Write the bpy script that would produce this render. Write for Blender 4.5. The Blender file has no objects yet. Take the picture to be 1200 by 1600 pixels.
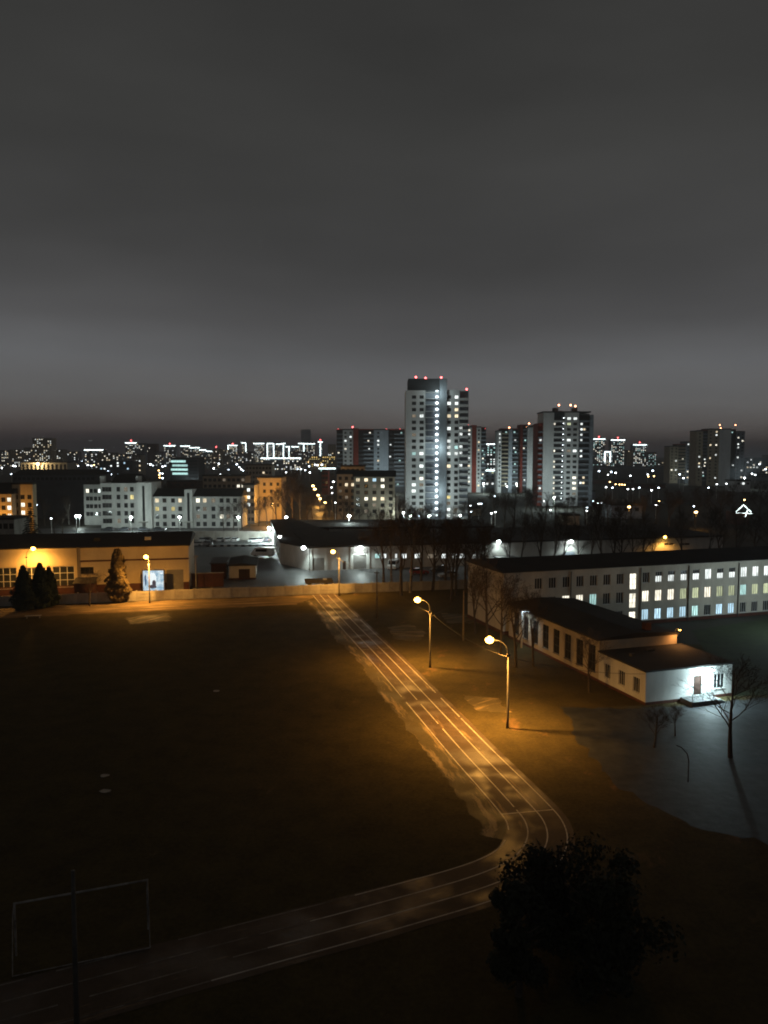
import bpy, math, random
from mathutils import Matrix, Vector
R = math.radians
random.seed(7)
SC = bpy.context.scene
COL = SC.collection

# ------------------------------------------------------------------ camera
H, F, HZ = 28.0, 1208.0, 708.0            # eye height (m), focal length and horizon row in photo pixels
TH = math.atan((800 - HZ) / F)
CT, ST = math.cos(TH), math.sin(TH)
cam_d = bpy.data.cameras.new('camera')
cam = bpy.data.objects.new('camera', cam_d)
COL.objects.link(cam)
cam.location = (0, 0, H)
cam.rotation_euler = (math.pi / 2 - TH, 0, 0)
cam_d.sensor_fit = 'VERTICAL'
cam_d.sensor_height = 24.0
cam_d.lens = 24.0 * F / 1600.0
cam_d.clip_start = 0.5
cam_d.clip_end = 20000
SC.camera = cam

# ------------------------------------------------------------------ night sky
world = bpy.data.worlds.new('World')
SC.world = world
world.use_nodes = True
wn, wl = world.node_tree.nodes, world.node_tree.links
wn.clear()


def wnode(t, **kw):
    n = wn.new(t)
    for k, v in kw.items():
        setattr(n, k, v)
    return n


w_out = wnode('ShaderNodeOutputWorld')
w_bg = wnode('ShaderNodeBackground')
w_tc = wnode('ShaderNodeTexCoord')
w_sep = wnode('ShaderNodeSeparateXYZ')
wl.new(w_tc.outputs['Generated'], w_sep.inputs[0])
# cloud layers: noise stretched along the horizon
w_map = wnode('ShaderNodeMapping')
w_map.inputs['Scale'].default_value = (1.5, 1.5, 11.0)
w_map.inputs['Location'].default_value = (3.3, 1.2, 0.6)
wl.new(w_tc.outputs['Generated'], w_map.inputs[0])
w_no = wnode('ShaderNodeTexNoise')
w_no.inputs['Scale'].default_value = 1.0
w_no.inputs['Detail'].default_value = 3.5
w_no.inputs['Roughness'].default_value = 0.5
wl.new(w_map.outputs[0], w_no.inputs['Vector'])
# the height used for the ramp is pushed up and down a little by the clouds
w_m1 = wnode('ShaderNodeMath', operation='SUBTRACT')
wl.new(w_no.outputs['Fac'], w_m1.inputs[0])
w_m1.inputs[1].default_value = 0.5
w_m2 = wnode('ShaderNodeMath', operation='MULTIPLY')
wl.new(w_m1.outputs[0], w_m2.inputs[0])
w_m2.inputs[1].default_value = 0.07
w_m3 = wnode('ShaderNodeMath', operation='ADD')
wl.new(w_sep.outputs['Z'], w_m3.inputs[0])
wl.new(w_m2.outputs[0], w_m3.inputs[1])
w_rp = wnode('ShaderNodeValToRGB')
wl.new(w_m3.outputs[0], w_rp.inputs[0])
els = w_rp.color_ramp.elements


def lin(r, g, b):
    f = lambda c: (c / 255 / 12.92) if c <= 10 else ((c / 255 + 0.055) / 1.055) ** 2.4
    return (f(r), f(g), f(b), 1)


stops = [(0.0, lin(52, 48, 52)), (0.014, lin(68, 60, 62)), (0.026, lin(88, 80, 78)), (0.042, lin(101, 96, 94)), (0.065, lin(104, 103, 103)),
         (0.105, lin(99, 100, 102)), (0.16, lin(80, 80, 81)), (0.24, lin(66, 66, 66)), (0.36, lin(60, 60, 59)),
         (0.5, lin(52, 52, 51)), (1.0, lin(46, 46, 45))]
els[0].position, els[0].color = stops[0]
els[1].position, els[1].color = stops[-1]
for p, c in stops[1:-1]:
    e = els.new(p)
    e.color = c
# soft brightness mottling of the cloud base
w_map2 = wnode('ShaderNodeMapping')
w_map2.inputs['Scale'].default_value = (1.1, 1.1, 4.0)
w_map2.inputs['Location'].default_value = (0.45, 4.1, 2.0)
wl.new(w_tc.outputs['Generated'], w_map2.inputs[0])
w_no2 = wnode('ShaderNodeTexNoise')
w_no2.inputs['Scale'].default_value = 1.6
w_no2.inputs['Detail'].default_value = 4.0
wl.new(w_map2.outputs[0], w_no2.inputs['Vector'])
w_mr = wnode('ShaderNodeMapRange')
w_mr.inputs['From Min'].default_value = 0.25
w_mr.inputs['From Max'].default_value = 0.75
w_mr.inputs['To Min'].default_value = 0.78
w_mr.inputs['To Max'].default_value = 1.2
wl.new(w_no2.outputs['Fac'], w_mr.inputs[0])
wl.new(w_rp.outputs[0], w_bg.inputs['Color'])
wl.new(w_mr.outputs[0], w_bg.inputs['Strength'])
wl.new(w_bg.outputs[0], w_out.inputs['Surface'])

# ------------------------------------------------------------------ exposure and sampling
SC.view_settings.view_transform = 'Standard'
SC.view_settings.look = 'None'
SC.view_settings.exposure = 0.0
SC.view_settings.gamma = 1.0
SC.view_settings.use_curve_mapping = False
cy = SC.cycles
cy.use_denoising = True
cy.max_bounces = 4
cy.diffuse_bounces = 2
cy.glossy_bounces = 2
cy.transmission_bounces = 2
cy.volume_bounces = 0
cy.sample_clamp_indirect = 2.0
cy.use_light_tree = True
cy.caustics_reflective = False
cy.caustics_refractive = False
cy.filter_width = 1.9


# ------------------------------------------------------------------ pixel helpers (photo is 1200 x 1600)
def G(x, y, z=0.0):
    """the point at height z seen at photo pixel x, y"""
    dx = (x - 600) / F
    q = -(y - 800) / F
    d = (dx, CT + q * ST, -ST + q * CT)
    t = (z - H) / d[2]
    return Vector((d[0] * t, d[1] * t, z))


def zof(y, Y):
    q = -(y - 800) / F
    return H + Y * (-ST + q * CT) / (CT + q * ST)


def xof(px, Y, z=0.0):
    return (px - 600) / F * (Y * CT + (H - z) * ST)


def ualong(px, ox, oy, ang, z=0.0):
    """distance along a wall line (origin, angle) at which photo column px meets it"""
    k = (px - 600) / F
    ca, sa = math.cos(ang), math.sin(ang)
    return (k * (oy * CT + (H - z) * ST) - ox) / (ca - k * sa * CT)


# ------------------------------------------------------------------ mesh builder
class MB:
    def __init__(s, M=None):
        s.v, s.f, s.m, s.uv = [], [], [], {}
        s.M = M

    def pt(s, p):
        p = Vector(p)
        if s.M is not None:
            p = s.M @ p
        s.v.append(tuple(p))
        return len(s.v) - 1

    def face(s, pts, mi=0, uv=None):
        ids = [s.pt(p) for p in pts]
        if uv:
            s.uv[len(s.f)] = uv
        s.f.append(ids)
        s.m.append(mi)

    def box(s, x0, x1, y0, y1, z0, z1, mi=0):
        a = [s.pt((x, y, z)) for z in (z0, z1) for y in (y0, y1) for x in (x0, x1)]
        for q in ((0, 2, 3, 1), (4, 5, 7, 6), (0, 1, 5, 4), (2, 6, 7, 3), (0, 4, 6, 2), (1, 3, 7, 5)):
            s.f.append([a[i] for i in q])
            s.m.append(mi)

    def prism(s, poly, z0, z1, mi=0, mtop=None):
        n = len(poly)
        lo = [s.pt((p[0], p[1], z0)) for p in poly]
        hi = [s.pt((p[0], p[1], z1)) for p in poly]
        for i in range(n):
            j = (i + 1) % n
            s.f.append([lo[i], lo[j], hi[j], hi[i]])
            s.m.append(mi)
        s.f.append(hi)
        s.m.append(mi if mtop is None else mtop)
        s.f.append(lo[::-1])
        s.m.append(mi)

    def tube(s, pts, rads, n=6, mi=0, cap=True):
        pts = [Vector(p) for p in pts]
        if not hasattr(rads, '__len__'):
            rads = [rads] * len(pts)
        rings = []
        prev = None
        for i, p in enumerate(pts):
            if i == 0:
                d = pts[1] - p
            elif i == len(pts) - 1:
                d = p - pts[i - 1]
            else:
                d = pts[i + 1] - pts[i - 1]
            if d.length < 1e-9:
                d = Vector((0, 0, 1))
            d.normalize()
            if prev is None:
                a = Vector((1, 0, 0)) if abs(d.x) < 0.8 else Vector((0, 1, 0))
                a = (a - d * a.dot(d)).normalized()
            else:
                a = prev - d * prev.dot(d)
                a = a.normalized() if a.length > 1e-6 else Vector((1, 0, 0))
            prev = a
            b = d.cross(a)
            rings.append([s.pt(p + (a * math.cos(t) + b * math.sin(t)) * rads[i])
                          for t in (2 * math.pi * k / n for k in range(n))])
        for i in range(len(rings) - 1):
            for k in range(n):
                k2 = (k + 1) % n
                s.f.append([rings[i][k], rings[i][k2], rings[i + 1][k2], rings[i + 1][k]])
                s.m.append(mi)
        if cap:
            s.f.append(rings[0][::-1])
            s.m.append(mi)
            s.f.append(rings[-1])
            s.m.append(mi)

    def ball(s, c, rx, ry=None, rz=None, n=10, m=6, mi=0):
        ry = rx if ry is None else ry
        rz = rx if rz is None else rz
        c = Vector(c)
        rows = []
        for i in range(m + 1):
            ph = math.pi * i / m - math.pi / 2
            if i in (0, m):
                rows.append([s.pt(c + Vector((0, 0, rz * math.sin(ph))))])
            else:
                rows.append([s.pt(c + Vector((rx * math.cos(ph) * math.cos(2 * math.pi * k / n),
                                              ry * math.cos(ph) * math.sin(2 * math.pi * k / n),
                                              rz * math.sin(ph)))) for k in range(n)])
        for i in range(m):
            a, b = rows[i], rows[i + 1]
            for k in range(n):
                k2 = (k + 1) % n
                if len(a) == 1:
                    q = [a[0], b[k2], b[k]]
                elif len(b) == 1:
                    q = [a[k], a[k2], b[0]]
                else:
                    q = [a[k], a[k2], b[k2], b[k]]
                s.f.append(q)
                s.m.append(mi)

    def wall(s, x0, x1, z0, z1, rects, y=0.0, t=0.18, mi=0):
        """a wall in the local xz plane, facing -y, with real openings and reveals"""
        xs = sorted({round(v, 4) for v in [x0, x1] + [r[0] for r in rects] + [r[1] for r in rects]})
        zs = sorted({round(v, 4) for v in [z0, z1] + [r[2] for r in rects] + [r[3] for r in rects]})
        for i in range(len(zs) - 1):
            zc = (zs[i] + zs[i + 1]) / 2
            row = [r for r in rects if r[2] < zc < r[3]]
            run = None
            for j in range(len(xs) - 1):
                xc = (xs[j] + xs[j + 1]) / 2
                hole = any(r[0] < xc < r[1] for r in row)
                if hole:
                    if run is not None:
                        s.face([(run, y, zs[i]), (xs[j], y, zs[i]), (xs[j], y, zs[i + 1]), (run, y, zs[i + 1])], mi)
                    run = None
                elif run is None:
                    run = xs[j]
            if run is not None:
                s.face([(run, y, zs[i]), (xs[-1], y, zs[i]), (xs[-1], y, zs[i + 1]), (run, y, zs[i + 1])], mi)
        for a, b, c, d in rects:
            s.face([(a, y, c), (a, y, d), (a, y + t, d), (a, y + t, c)], mi)
            s.face([(b, y, c), (b, y + t, c), (b, y + t, d), (b, y, d)], mi)
            s.face([(a, y, c), (a, y + t, c), (b, y + t, c), (b, y, c)], mi)
            s.face([(a, y, d), (b, y, d), (b, y + t, d), (a, y + t, d)], mi)

    def mesh(s, name, mats, smooth=False):
        me = bpy.data.meshes.new(name)
        me.from_pydata(s.v, [], s.f)
        for m in (mats if isinstance(mats, (list, tuple)) else [mats]):
            me.materials.append(m)
        if any(s.m):
            me.polygons.foreach_set('material_index', s.m)
        if s.uv:
            lay = me.uv_layers.new(name='UVMap')
            for p in me.polygons:
                u = s.uv.get(p.index)
                if u:
                    for li, c in zip(p.loop_indices, u):
                        lay.data[li].uv = c
        if smooth:
            me.polygons.foreach_set('use_smooth', [True] * len(me.polygons))
        me.update()
        return me

    def build(s, name, mats, parent=None, loc=(0, 0, 0), rz=0.0, smooth=False):
        return put(name, s.mesh(name, mats, smooth), parent, loc, rz)


def put(name, me, parent=None, loc=(0, 0, 0), rz=0.0, sc=None):
    o = bpy.data.objects.new(name, me)
    COL.objects.link(o)
    o.location = loc
    if rz:
        o.rotation_euler = (0, 0, rz)
    if sc is not None:
        o.scale = sc if hasattr(sc, '__len__') else (sc, sc, sc)
    if parent is not None:
        o.parent = parent
    return o


def tag(o, label=None, cat=None, group=None, kind=None):
    if label:
        o['label'] = label
    if cat:
        o['category'] = cat
    if group:
        o['group'] = group
    if kind:
        o['kind'] = kind
    return o


def thing(name, label, cat, loc=(0, 0, 0), rz=0.0, group=None):
    return tag(put(name, None, None, loc, rz), label, cat, group)


def copy_tree(o, parent=None):
    c = o.copy()
    COL.objects.link(c)
    c.parent = parent
    for ch in list(o.children):
        copy_tree(ch, c)
    return c


# ------------------------------------------------------------------ materials
def new_mat(name):
    m = bpy.data.materials.new(name)
    m.use_nodes = True
    nt = m.node_tree
    return m, nt, nt.nodes['Principled BSDF']


def surf(name, c, c2=None, rough=0.8, scale=0.6, bump=0.0, bscale=20.0, stretch=(1, 1, 1), metal=0.0, spec=0.3, contrast=(0.35, 0.65)):
    """a plain weathered surface: two tones mixed by noise, fine grain, slight relief"""
    m, nt, b = new_mat(name)
    N, L = nt.nodes, nt.links
    c2 = c2 or tuple(x * 0.7 for x in c)
    tc = N.new('ShaderNodeTexCoord')
    mp = N.new('ShaderNodeMapping')
    mp.inputs['Scale'].default_value = stretch
    L.new(tc.outputs['Object'], mp.inputs[0])
    no = N.new('ShaderNodeTexNoise')
    no.inputs['Scale'].default_value = scale
    no.inputs['Detail'].default_value = 6
    no.inputs['Roughness'].default_value = 0.65
    L.new(mp.outputs[0], no.inputs['Vector'])
    rp = N.new('ShaderNodeValToRGB')
    rp.color_ramp.elements[0].position, rp.color_ramp.elements[1].position = contrast
    rp.color_ramp.elements[0].color = (*c2, 1)
    rp.color_ramp.elements[1].color = (*c, 1)
    L.new(no.outputs['Fac'], rp.inputs[0])
    L.new(rp.outputs[0], b.inputs['Base Color'])
    b.inputs['Roughness'].default_value = rough
    b.inputs['Metallic'].default_value = metal
    b.inputs['Specular IOR Level'].default_value = spec
    if bump:
        n2 = N.new('ShaderNodeTexNoise')
        n2.inputs['Scale'].default_value = bscale
        n2.inputs['Detail'].default_value = 4
        L.new(tc.outputs['Object'], n2.inputs['Vector'])
        bp = N.new('ShaderNodeBump')
        bp.inputs['Strength'].default_value = bump
        bp.inputs['Distance'].default_value = 0.05
        L.new(n2.outputs['Fac'], bp.inputs['Height'])
        L.new(bp.outputs[0], b.inputs['Normal'])
    return m


def glow(name, c, s):
    m = bpy.data.materials.new(name)
    m.use_nodes = True
    nt = m.node_tree
    nt.nodes.clear()
    o = nt.nodes.new('ShaderNodeOutputMaterial')
    e = nt.nodes.new('ShaderNodeEmission')
    e.inputs[0].default_value = (*c, 1)
    e.inputs[1].default_value = s
    nt.links.new(e.outputs[0], o.inputs[0])
    m.cycles.emission_sampling = 'NONE'
    return m


def lit_glass(name, c, s, bands=5.0):
    """a lit room behind a pane: curtain folds and furniture as soft vertical variation, each room its own level"""
    m = bpy.data.materials.new(name)
    m.use_nodes = True
    nt = m.node_tree
    N, L = nt.nodes, nt.links
    N.clear()
    out = N.new('ShaderNodeOutputMaterial')
    e = N.new('ShaderNodeEmission')
    e.inputs[0].default_value = (*c, 1)
    tc = N.new('ShaderNodeTexCoord')
    oi = N.new('ShaderNodeObjectInfo')
    mp = N.new('ShaderNodeMapping')
    mp.inputs['Scale'].default_value = (bands, 1, 0.7)
    L.new(tc.outputs['Object'], mp.inputs[0])
    no = N.new('ShaderNodeTexNoise')
    no.noise_dimensions = '4D'
    no.inputs['Scale'].default_value = 1.0
    no.inputs['Detail'].default_value = 2.5
    L.new(mp.outputs[0], no.inputs['Vector'])
    mu = N.new('ShaderNodeMath')
    mu.operation = 'MULTIPLY'
    mu.inputs[1].default_value = 37.0
    L.new(oi.outputs['Random'], mu.inputs[0])
    L.new(mu.outputs[0], no.inputs['W'])
    mr = N.new('ShaderNodeMapRange')
    mr.inputs['From Min'].default_value = 0.3
    mr.inputs['From Max'].default_value = 0.7
    mr.inputs['To Min'].default_value = 0.35 * s
    mr.inputs['To Max'].default_value = 1.35 * s
    L.new(no.outputs['Fac'], mr.inputs[0])
    m2 = N.new('ShaderNodeMapRange')
    m2.inputs['To Min'].default_value = 0.65
    m2.inputs['To Max'].default_value = 1.25
    L.new(oi.outputs['Random'], m2.inputs[0])
    mm = N.new('ShaderNodeMath')
    mm.operation = 'MULTIPLY'
    L.new(mr.outputs[0], mm.inputs[0])
    L.new(m2.outputs[0], mm.inputs[1])
    L.new(mm.outputs[0], e.inputs[1])
    L.new(e.outputs[0], out.inputs[0])
    m.cycles.emission_sampling = 'NONE'
    return m


M = {}
M['ground'] = surf('dark_earth', (0.045, 0.042, 0.032), (0.022, 0.022, 0.018), 0.95, 0.02)
M['lawn'] = surf('lawn', (0.032, 0.045, 0.018), (0.018, 0.026, 0.011), 0.95, 0.5, 0.4, 6)
M['asphalt'] = surf('asphalt', (0.10, 0.10, 0.10), (0.06, 0.06, 0.062), 0.55, 0.15, 0.3, 9, spec=0.5)
M['yard'] = surf('wet_yard_asphalt', (0.034, 0.036, 0.039), (0.01, 0.011, 0.012), 0.6, 0.7, 0.7, 1.2, spec=0.3)
M['paint'] = surf('white_line_paint', (0.46, 0.44, 0.4), (0.2, 0.18, 0.15), 0.7, 0.9, contrast=(0.3, 0.5))
M['paint_dim_worn'] = surf('dimmed_worn_line_paint', (0.24, 0.22, 0.19), (0.06, 0.05, 0.04), 0.8, 0.5, contrast=(0.38, 0.6))  # darker copy of the line paint: dim light put into the colour, plus wear
M['plaster'] = surf('cream_plaster', (0.60, 0.56, 0.47), (0.44, 0.40, 0.33), 0.85, 0.35, stretch=(1, 1, 0.4))
M['ochre'] = surf('ochre_plaster', (0.58, 0.48, 0.32), (0.46, 0.36, 0.23), 0.85, 0.25, stretch=(1, 1, 0.35))
M['white'] = surf('whitewashed_wall', (0.66, 0.66, 0.63), (0.47, 0.47, 0.45), 0.85, 0.3, stretch=(1, 1, 0.35))
M['panel'] = surf('pale_panel', (0.66, 0.67, 0.69), (0.5, 0.51, 0.53), 0.8, 0.12, stretch=(1, 1, 0.3))
M['bluepanel'] = surf('blue_grey_panel', (0.40, 0.45, 0.52), (0.30, 0.34, 0.41), 0.8, 0.12, stretch=(1, 1, 0.3))
M['redpanel'] = surf('dark_red_panel', (0.26, 0.045, 0.028), (0.18, 0.03, 0.02), 0.8, 0.15)
M['darkpanel'] = surf('charcoal_panel', (0.07, 0.075, 0.085), (0.045, 0.048, 0.055), 0.8, 0.15)
M['slate'] = surf('slate_pier', (0.24, 0.27, 0.31), (0.18, 0.2, 0.24), 0.75, 0.15)
M['beige'] = surf('beige_block', (0.46, 0.40, 0.31), (0.34, 0.29, 0.22), 0.85, 0.2)
M['concrete'] = surf('concrete', (0.42, 0.40, 0.36), (0.27, 0.25, 0.22), 0.9, 0.5, 0.2, 8, stretch=(1, 1, 0.5))
M['roof'] = surf('bitumen_roof', (0.035, 0.033, 0.032), (0.02, 0.02, 0.02), 0.9, 0.3, 0.2, 4)
M['roofmetal'] = surf('dark_metal_roof', (0.06, 0.056, 0.055), (0.035, 0.033, 0.033), 0.6, 0.3, spec=0.4)
M['brick'] = surf('dark_brick', (0.10, 0.038, 0.026), (0.06, 0.025, 0.018), 0.9, 0.8, 0.3, 12)
M['plinth'] = surf('brown_plinth', (0.10, 0.034, 0.022), (0.06, 0.022, 0.015), 0.9, 0.6)
M['gate'] = surf('grey_gate', (0.22, 0.21, 0.20), (0.16, 0.15, 0.14), 0.6, 0.4)
M['porch'] = surf('damp_porch_concrete', (0.13, 0.13, 0.13), (0.06, 0.06, 0.06), 0.8, 0.8)
M['browngate'] = surf('brown_gate', (0.05, 0.026, 0.018), (0.03, 0.016, 0.012), 0.7, 0.4)
M['frame'] = surf('white_frame', (0.62, 0.61, 0.58), (0.5, 0.49, 0.46), 0.6, 2.0)
M['darkframe'] = surf('dark_frame', (0.06, 0.055, 0.05), (0.04, 0.036, 0.033), 0.6, 2.0)
M['steel'] = surf('galvanised_pole', (0.085, 0.08, 0.073), (0.05, 0.047, 0.043), 0.7, 1.5)
M['woodpole'] = surf('grey_wood_pole', (0.22, 0.18, 0.13), (0.14, 0.11, 0.08), 0.9, 2.0)
M['goalpaint'] = surf('worn_goal_paint', (0.3, 0.29, 0.28), (0.1, 0.09, 0.085), 0.7, 0.8, contrast=(0.4, 0.6))
M['whitepaint'] = surf('white_pole_paint', (0.7, 0.7, 0.68), (0.5, 0.5, 0.48), 0.6, 1.5)
M['bark'] = surf('bark', (0.085, 0.066, 0.05), (0.045, 0.035, 0.027), 0.95, 3.0)
M['birchbark'] = surf('pale_bark', (0.30, 0.28, 0.25), (0.07, 0.06, 0.055), 0.95, 2.0)
M['twig'] = surf('twigs', (0.07, 0.05, 0.037), (0.045, 0.032, 0.024), 0.95, 1.0)
M['needle'] = surf('spruce_needles', (0.028, 0.045, 0.028), (0.015, 0.025, 0.016), 0.9, 1.5)
M['thuja'] = surf('thuja_foliage', (0.10, 0.075, 0.035), (0.05, 0.035, 0.018), 0.9, 1.2)
M['leaf'] = surf('dark_leaves', (0.03, 0.035, 0.018), (0.014, 0.016, 0.009), 0.85, 1.0)
M['tyre'] = surf('rubber', (0.02, 0.02, 0.02), (0.014, 0.014, 0.014), 0.9, 3)
M['rim'] = surf('wheel_rim', (0.4, 0.4, 0.41), (0.25, 0.25, 0.26), 0.35, 3, metal=0.7)
M['wire'] = surf('black_cable', (0.08, 0.07, 0.06), (0.05, 0.045, 0.04), 0.7, 3)


def glass(name, c=(0.02, 0.022, 0.025), rough=0.12):
    m, nt, b = new_mat(name)
    b.inputs['Base Color'].default_value = (*c, 1)
    b.inputs['Roughness'].default_value = rough
    b.inputs['Specular IOR Level'].default_value = 0.6
    return m


M['glass'] = glass('dark_window_glass')
M['carglass'] = glass('car_glass', (0.012, 0.013, 0.015), 0.08)
M['lit_warm'] = lit_glass('room_light_warm', (1.0, 0.83, 0.55), 1.5)
M['lit_cream'] = lit_glass('room_light_cream', (1.0, 0.94, 0.76), 1.9)
M['lit_white'] = lit_glass('room_light_white', (0.93, 1.0, 0.97), 1.7)
M['lit_blue'] = lit_glass('room_light_blue', (0.55, 0.83, 1.0), 1.2, 9)
M['lit_green'] = lit_glass('room_light_green', (0.86, 0.95, 0.58), 0.85, 9)
M['lit_dim'] = lit_glass('room_light_dim', (1.0, 0.82, 0.6), 0.22)
M['lit_cyan'] = lit_glass('room_light_cyan', (0.6, 1.0, 0.95), 1.0)
M['lit_yellow'] = lit_glass('room_light_yellow', (1.0, 0.82, 0.32), 1.1)
M['led'] = glow('led_strip', (0.82, 1.0, 0.98), 6)
M['ledwarm'] = glow('sodium_facade_light', (1.0, 0.66, 0.2), 1.6)
M['sodium'] = glow('sodium_lamp_lens', (1.0, 0.52, 0.08), 22)
M['sodium_far'] = glow('far_sodium_lens', (1.0, 0.6, 0.22), 14)
M['lamp'] = glow('white_lamp_lens', (0.9, 1.0, 0.97), 45)
M['lamp_stair'] = glow('stairwell_lens', (0.88, 0.98, 1.0), 9)
M['lamp_far'] = glow('far_white_lens', (0.9, 0.98, 1.0), 12)
M['lamp_cool'] = glow('far_cool_lens', (0.72, 0.86, 1.0), 12)
for k in ('sodium', 'lamp'):
    M[k].cycles.emission_sampling = 'AUTO'
M['beacon'] = glow('red_beacon_lens', (1.0, 0.12, 0.12), 9)
M['beacon_warm'] = glow('orange_beacon_lens', (1.0, 0.4, 0.2), 9)
M['tail'] = glow('tail_light_lens', (1.0, 0.1, 0.06), 4)


def car_paint(name, c):
    m, nt, b = new_mat(name)
    N, L = nt.nodes, nt.links
    tc = N.new('ShaderNodeTexCoord')
    no = N.new('ShaderNodeTexNoise')
    no.inputs['Scale'].default_value = 2.0
    L.new(tc.outputs['Object'], no.inputs['Vector'])
    mr = N.new('ShaderNodeMapRange')
    mr.inputs['To Min'].default_value = 0.25
    mr.inputs['To Max'].default_value = 0.5
    L.new(no.outputs['Fac'], mr.inputs[0])
    L.new(mr.outputs[0], b.inputs['Roughness'])
    b.inputs['Base Color'].default_value = (*c, 1)
    b.inputs['Coat Weight'].default_value = 0.3
    return m


M['car_white'] = car_paint('white_car_paint', (0.72, 0.73, 0.74))
M['car_silver'] = car_paint('silver_car_paint', (0.42, 0.44, 0.46))
M['car_dark'] = car_paint('dark_car_paint', (0.05, 0.055, 0.065))
M['car_red'] = car_paint('red_car_paint', (0.3, 0.03, 0.03))


def ground_mix(name, base_a, base_b, worn, worn_amount, wet=0.0, tex=0.35, streak=(0.11, 0.9)):
    """grass or cinder with worn sandy streaks; v of the uv is distance across the strip"""
    m, nt, b = new_mat(name)
    N, L = nt.nodes, nt.links
    tc = N.new('ShaderNodeTexCoord')
    no = N.new('ShaderNodeTexNoise')
    no.inputs['Scale'].default_value = tex
    no.inputs['Detail'].default_value = 8
    no.inputs['Roughness'].default_value = 0.7
    L.new(tc.outputs['Object'], no.inputs['Vector'])
    fine = N.new('ShaderNodeTexNoise')
    fine.inputs['Scale'].default_value = 3.0
    fine.inputs['Detail'].default_value = 6
    fine.inputs['Roughness'].default_value = 0.8
    L.new(tc.outputs['Object'], fine.inputs['Vector'])
    r1 = N.new('ShaderNodeValToRGB')
    r1.color_ramp.elements[0].position, r1.color_ramp.elements[1].position = 0.36, 0.64
    r1.color_ramp.elements[0].color = (*base_b, 1)
    r1.color_ramp.elements[1].color = (*base_a, 1)
    mf = N.new('ShaderNodeMix')
    mf.inputs[0].default_value = 0.45
    L.new(fine.outputs['Fac'], mf.inputs[2])
    L.new(no.outputs['Fac'], mf.inputs[3])
    L.new(mf.outputs[0], r1.inputs[0])
    # worn streaks run along the strip
    mp = N.new('ShaderNodeMapping')
    mp.inputs['Scale'].default_value = (*streak, 1)
    L.new(tc.outputs['UV'], mp.inputs[0])
    st = N.new('ShaderNodeTexNoise')
    st.inputs['Scale'].default_value = 1.0
    st.inputs['Detail'].default_value = 7
    st.inputs['Roughness'].default_value = 0.68
    L.new(mp.outputs[0], st.inputs['Vector'])
    r2 = N.new('ShaderNodeValToRGB')
    r2.color_ramp.elements[0].position = 0.62 - worn_amount * 0.3
    r2.color_ramp.elements[1].position = 0.72 - worn_amount * 0.3
    L.new(st.outputs['Fac'], r2.inputs[0])
    mx = N.new('ShaderNodeMix')
    mx.data_type = 'RGBA'
    L.new(r2.outputs[0], mx.inputs['Factor'])
    L.new(r1.outputs[0], mx.inputs[6])
    mx.inputs[7].default_value = (*worn, 1)
    L.new(mx.outputs[2], b.inputs['Base Color'])
    b.inputs['Roughness'].default_value = 0.9
    b.inputs['Specular IOR Level'].default_value = 0.3 if wet else 0.06
    if wet:
        wno = N.new('ShaderNodeTexNoise')
        wno.inputs['Scale'].default_value = 0.28
        wno.inputs['Detail'].default_value = 5
        L.new(tc.outputs['Object'], wno.inputs['Vector'])
        wr = N.new('ShaderNodeMapRange')
        wr.inputs['From Min'].default_value = 0.45
        wr.inputs['From Max'].default_value = 0.62
        wr.inputs['To Min'].default_value = 0.85
        wr.inputs['To Max'].default_value = 0.85 - wet
        L.new(wno.outputs['Fac'], wr.inputs[0])
        L.new(wr.outputs[0], b.inputs['Roughness'])
    bp = N.new('ShaderNodeBump')
    bp.inputs['Strength'].default_value = 0.35
    bp.inputs['Distance'].default_value = 0.08
    L.new(fine.outputs['Fac'], bp.inputs['Height'])
    L.new(bp.outputs[0], b.inputs['Normal'])
    return m


M['field'] = ground_mix('field_grass', (0.09, 0.07, 0.028), (0.03, 0.025, 0.011), (0.12, 0.09, 0.045), -0.12, streak=(0.2, 0.26))
M['verge'] = ground_mix('verge_grass', (0.085, 0.066, 0.028), (0.03, 0.025, 0.012), (0.14, 0.085, 0.045), 0.08, streak=(0.16, 0.24))
M['track'] = ground_mix('cinder_track', (0.08, 0.054, 0.035), (0.05, 0.034, 0.023), (0.26, 0.18, 0.10), 0.1, 0.4)
M['sand'] = ground_mix('worn_sand_strip', (0.09, 0.07, 0.03), (0.045, 0.038, 0.018), (0.27, 0.2, 0.11), 0.34, 0.2)
M['dirt'] = ground_mix('dirt_strip', (0.17, 0.12, 0.07), (0.09, 0.07, 0.04), (0.30, 0.22, 0.13), 0.35)

#%%STRUCT
# ------------------------------------------------------------------ ground
def sheet(name, poly, z, mat, parent=None, rot=0.0):
    mb = MB()
    ca, sa = math.cos(rot), math.sin(rot)
    mb.face([(p[0], p[1], z) for p in poly], 0, [(p[0] * ca + p[1] * sa, -p[0] * sa + p[1] * ca) for p in poly])
    o = mb.build(name, mat, parent)
    if parent is None:
        o['kind'] = 'structure'
    return o


FA = R(12.0)                                  # the concrete fence and what lines up with it
FO = Vector((-40.0, 146.3, 0))


def fpt(s, off=0.0, z=0.0):
    return Vector((FO.x + s * math.cos(FA) - off * math.sin(FA), FO.y + s * math.sin(FA) + off * math.cos(FA), z))


def rag(poly, step, amp, seed):
    """a polygon with an uneven, worn outline"""
    rnd = random.Random(seed)
    out = []
    for i, a in enumerate(poly):
        b = poly[(i + 1) % len(poly)]
        a, b = Vector((a[0], a[1], 0)), Vector((b[0], b[1], 0))
        n = max(1, int((b - a).length / step))
        for k in range(n):
            p = a.lerp(b, k / n)
            out.append((p.x + rnd.uniform(-amp, amp), p.y + rnd.uniform(-amp, amp)))
    return out


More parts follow.
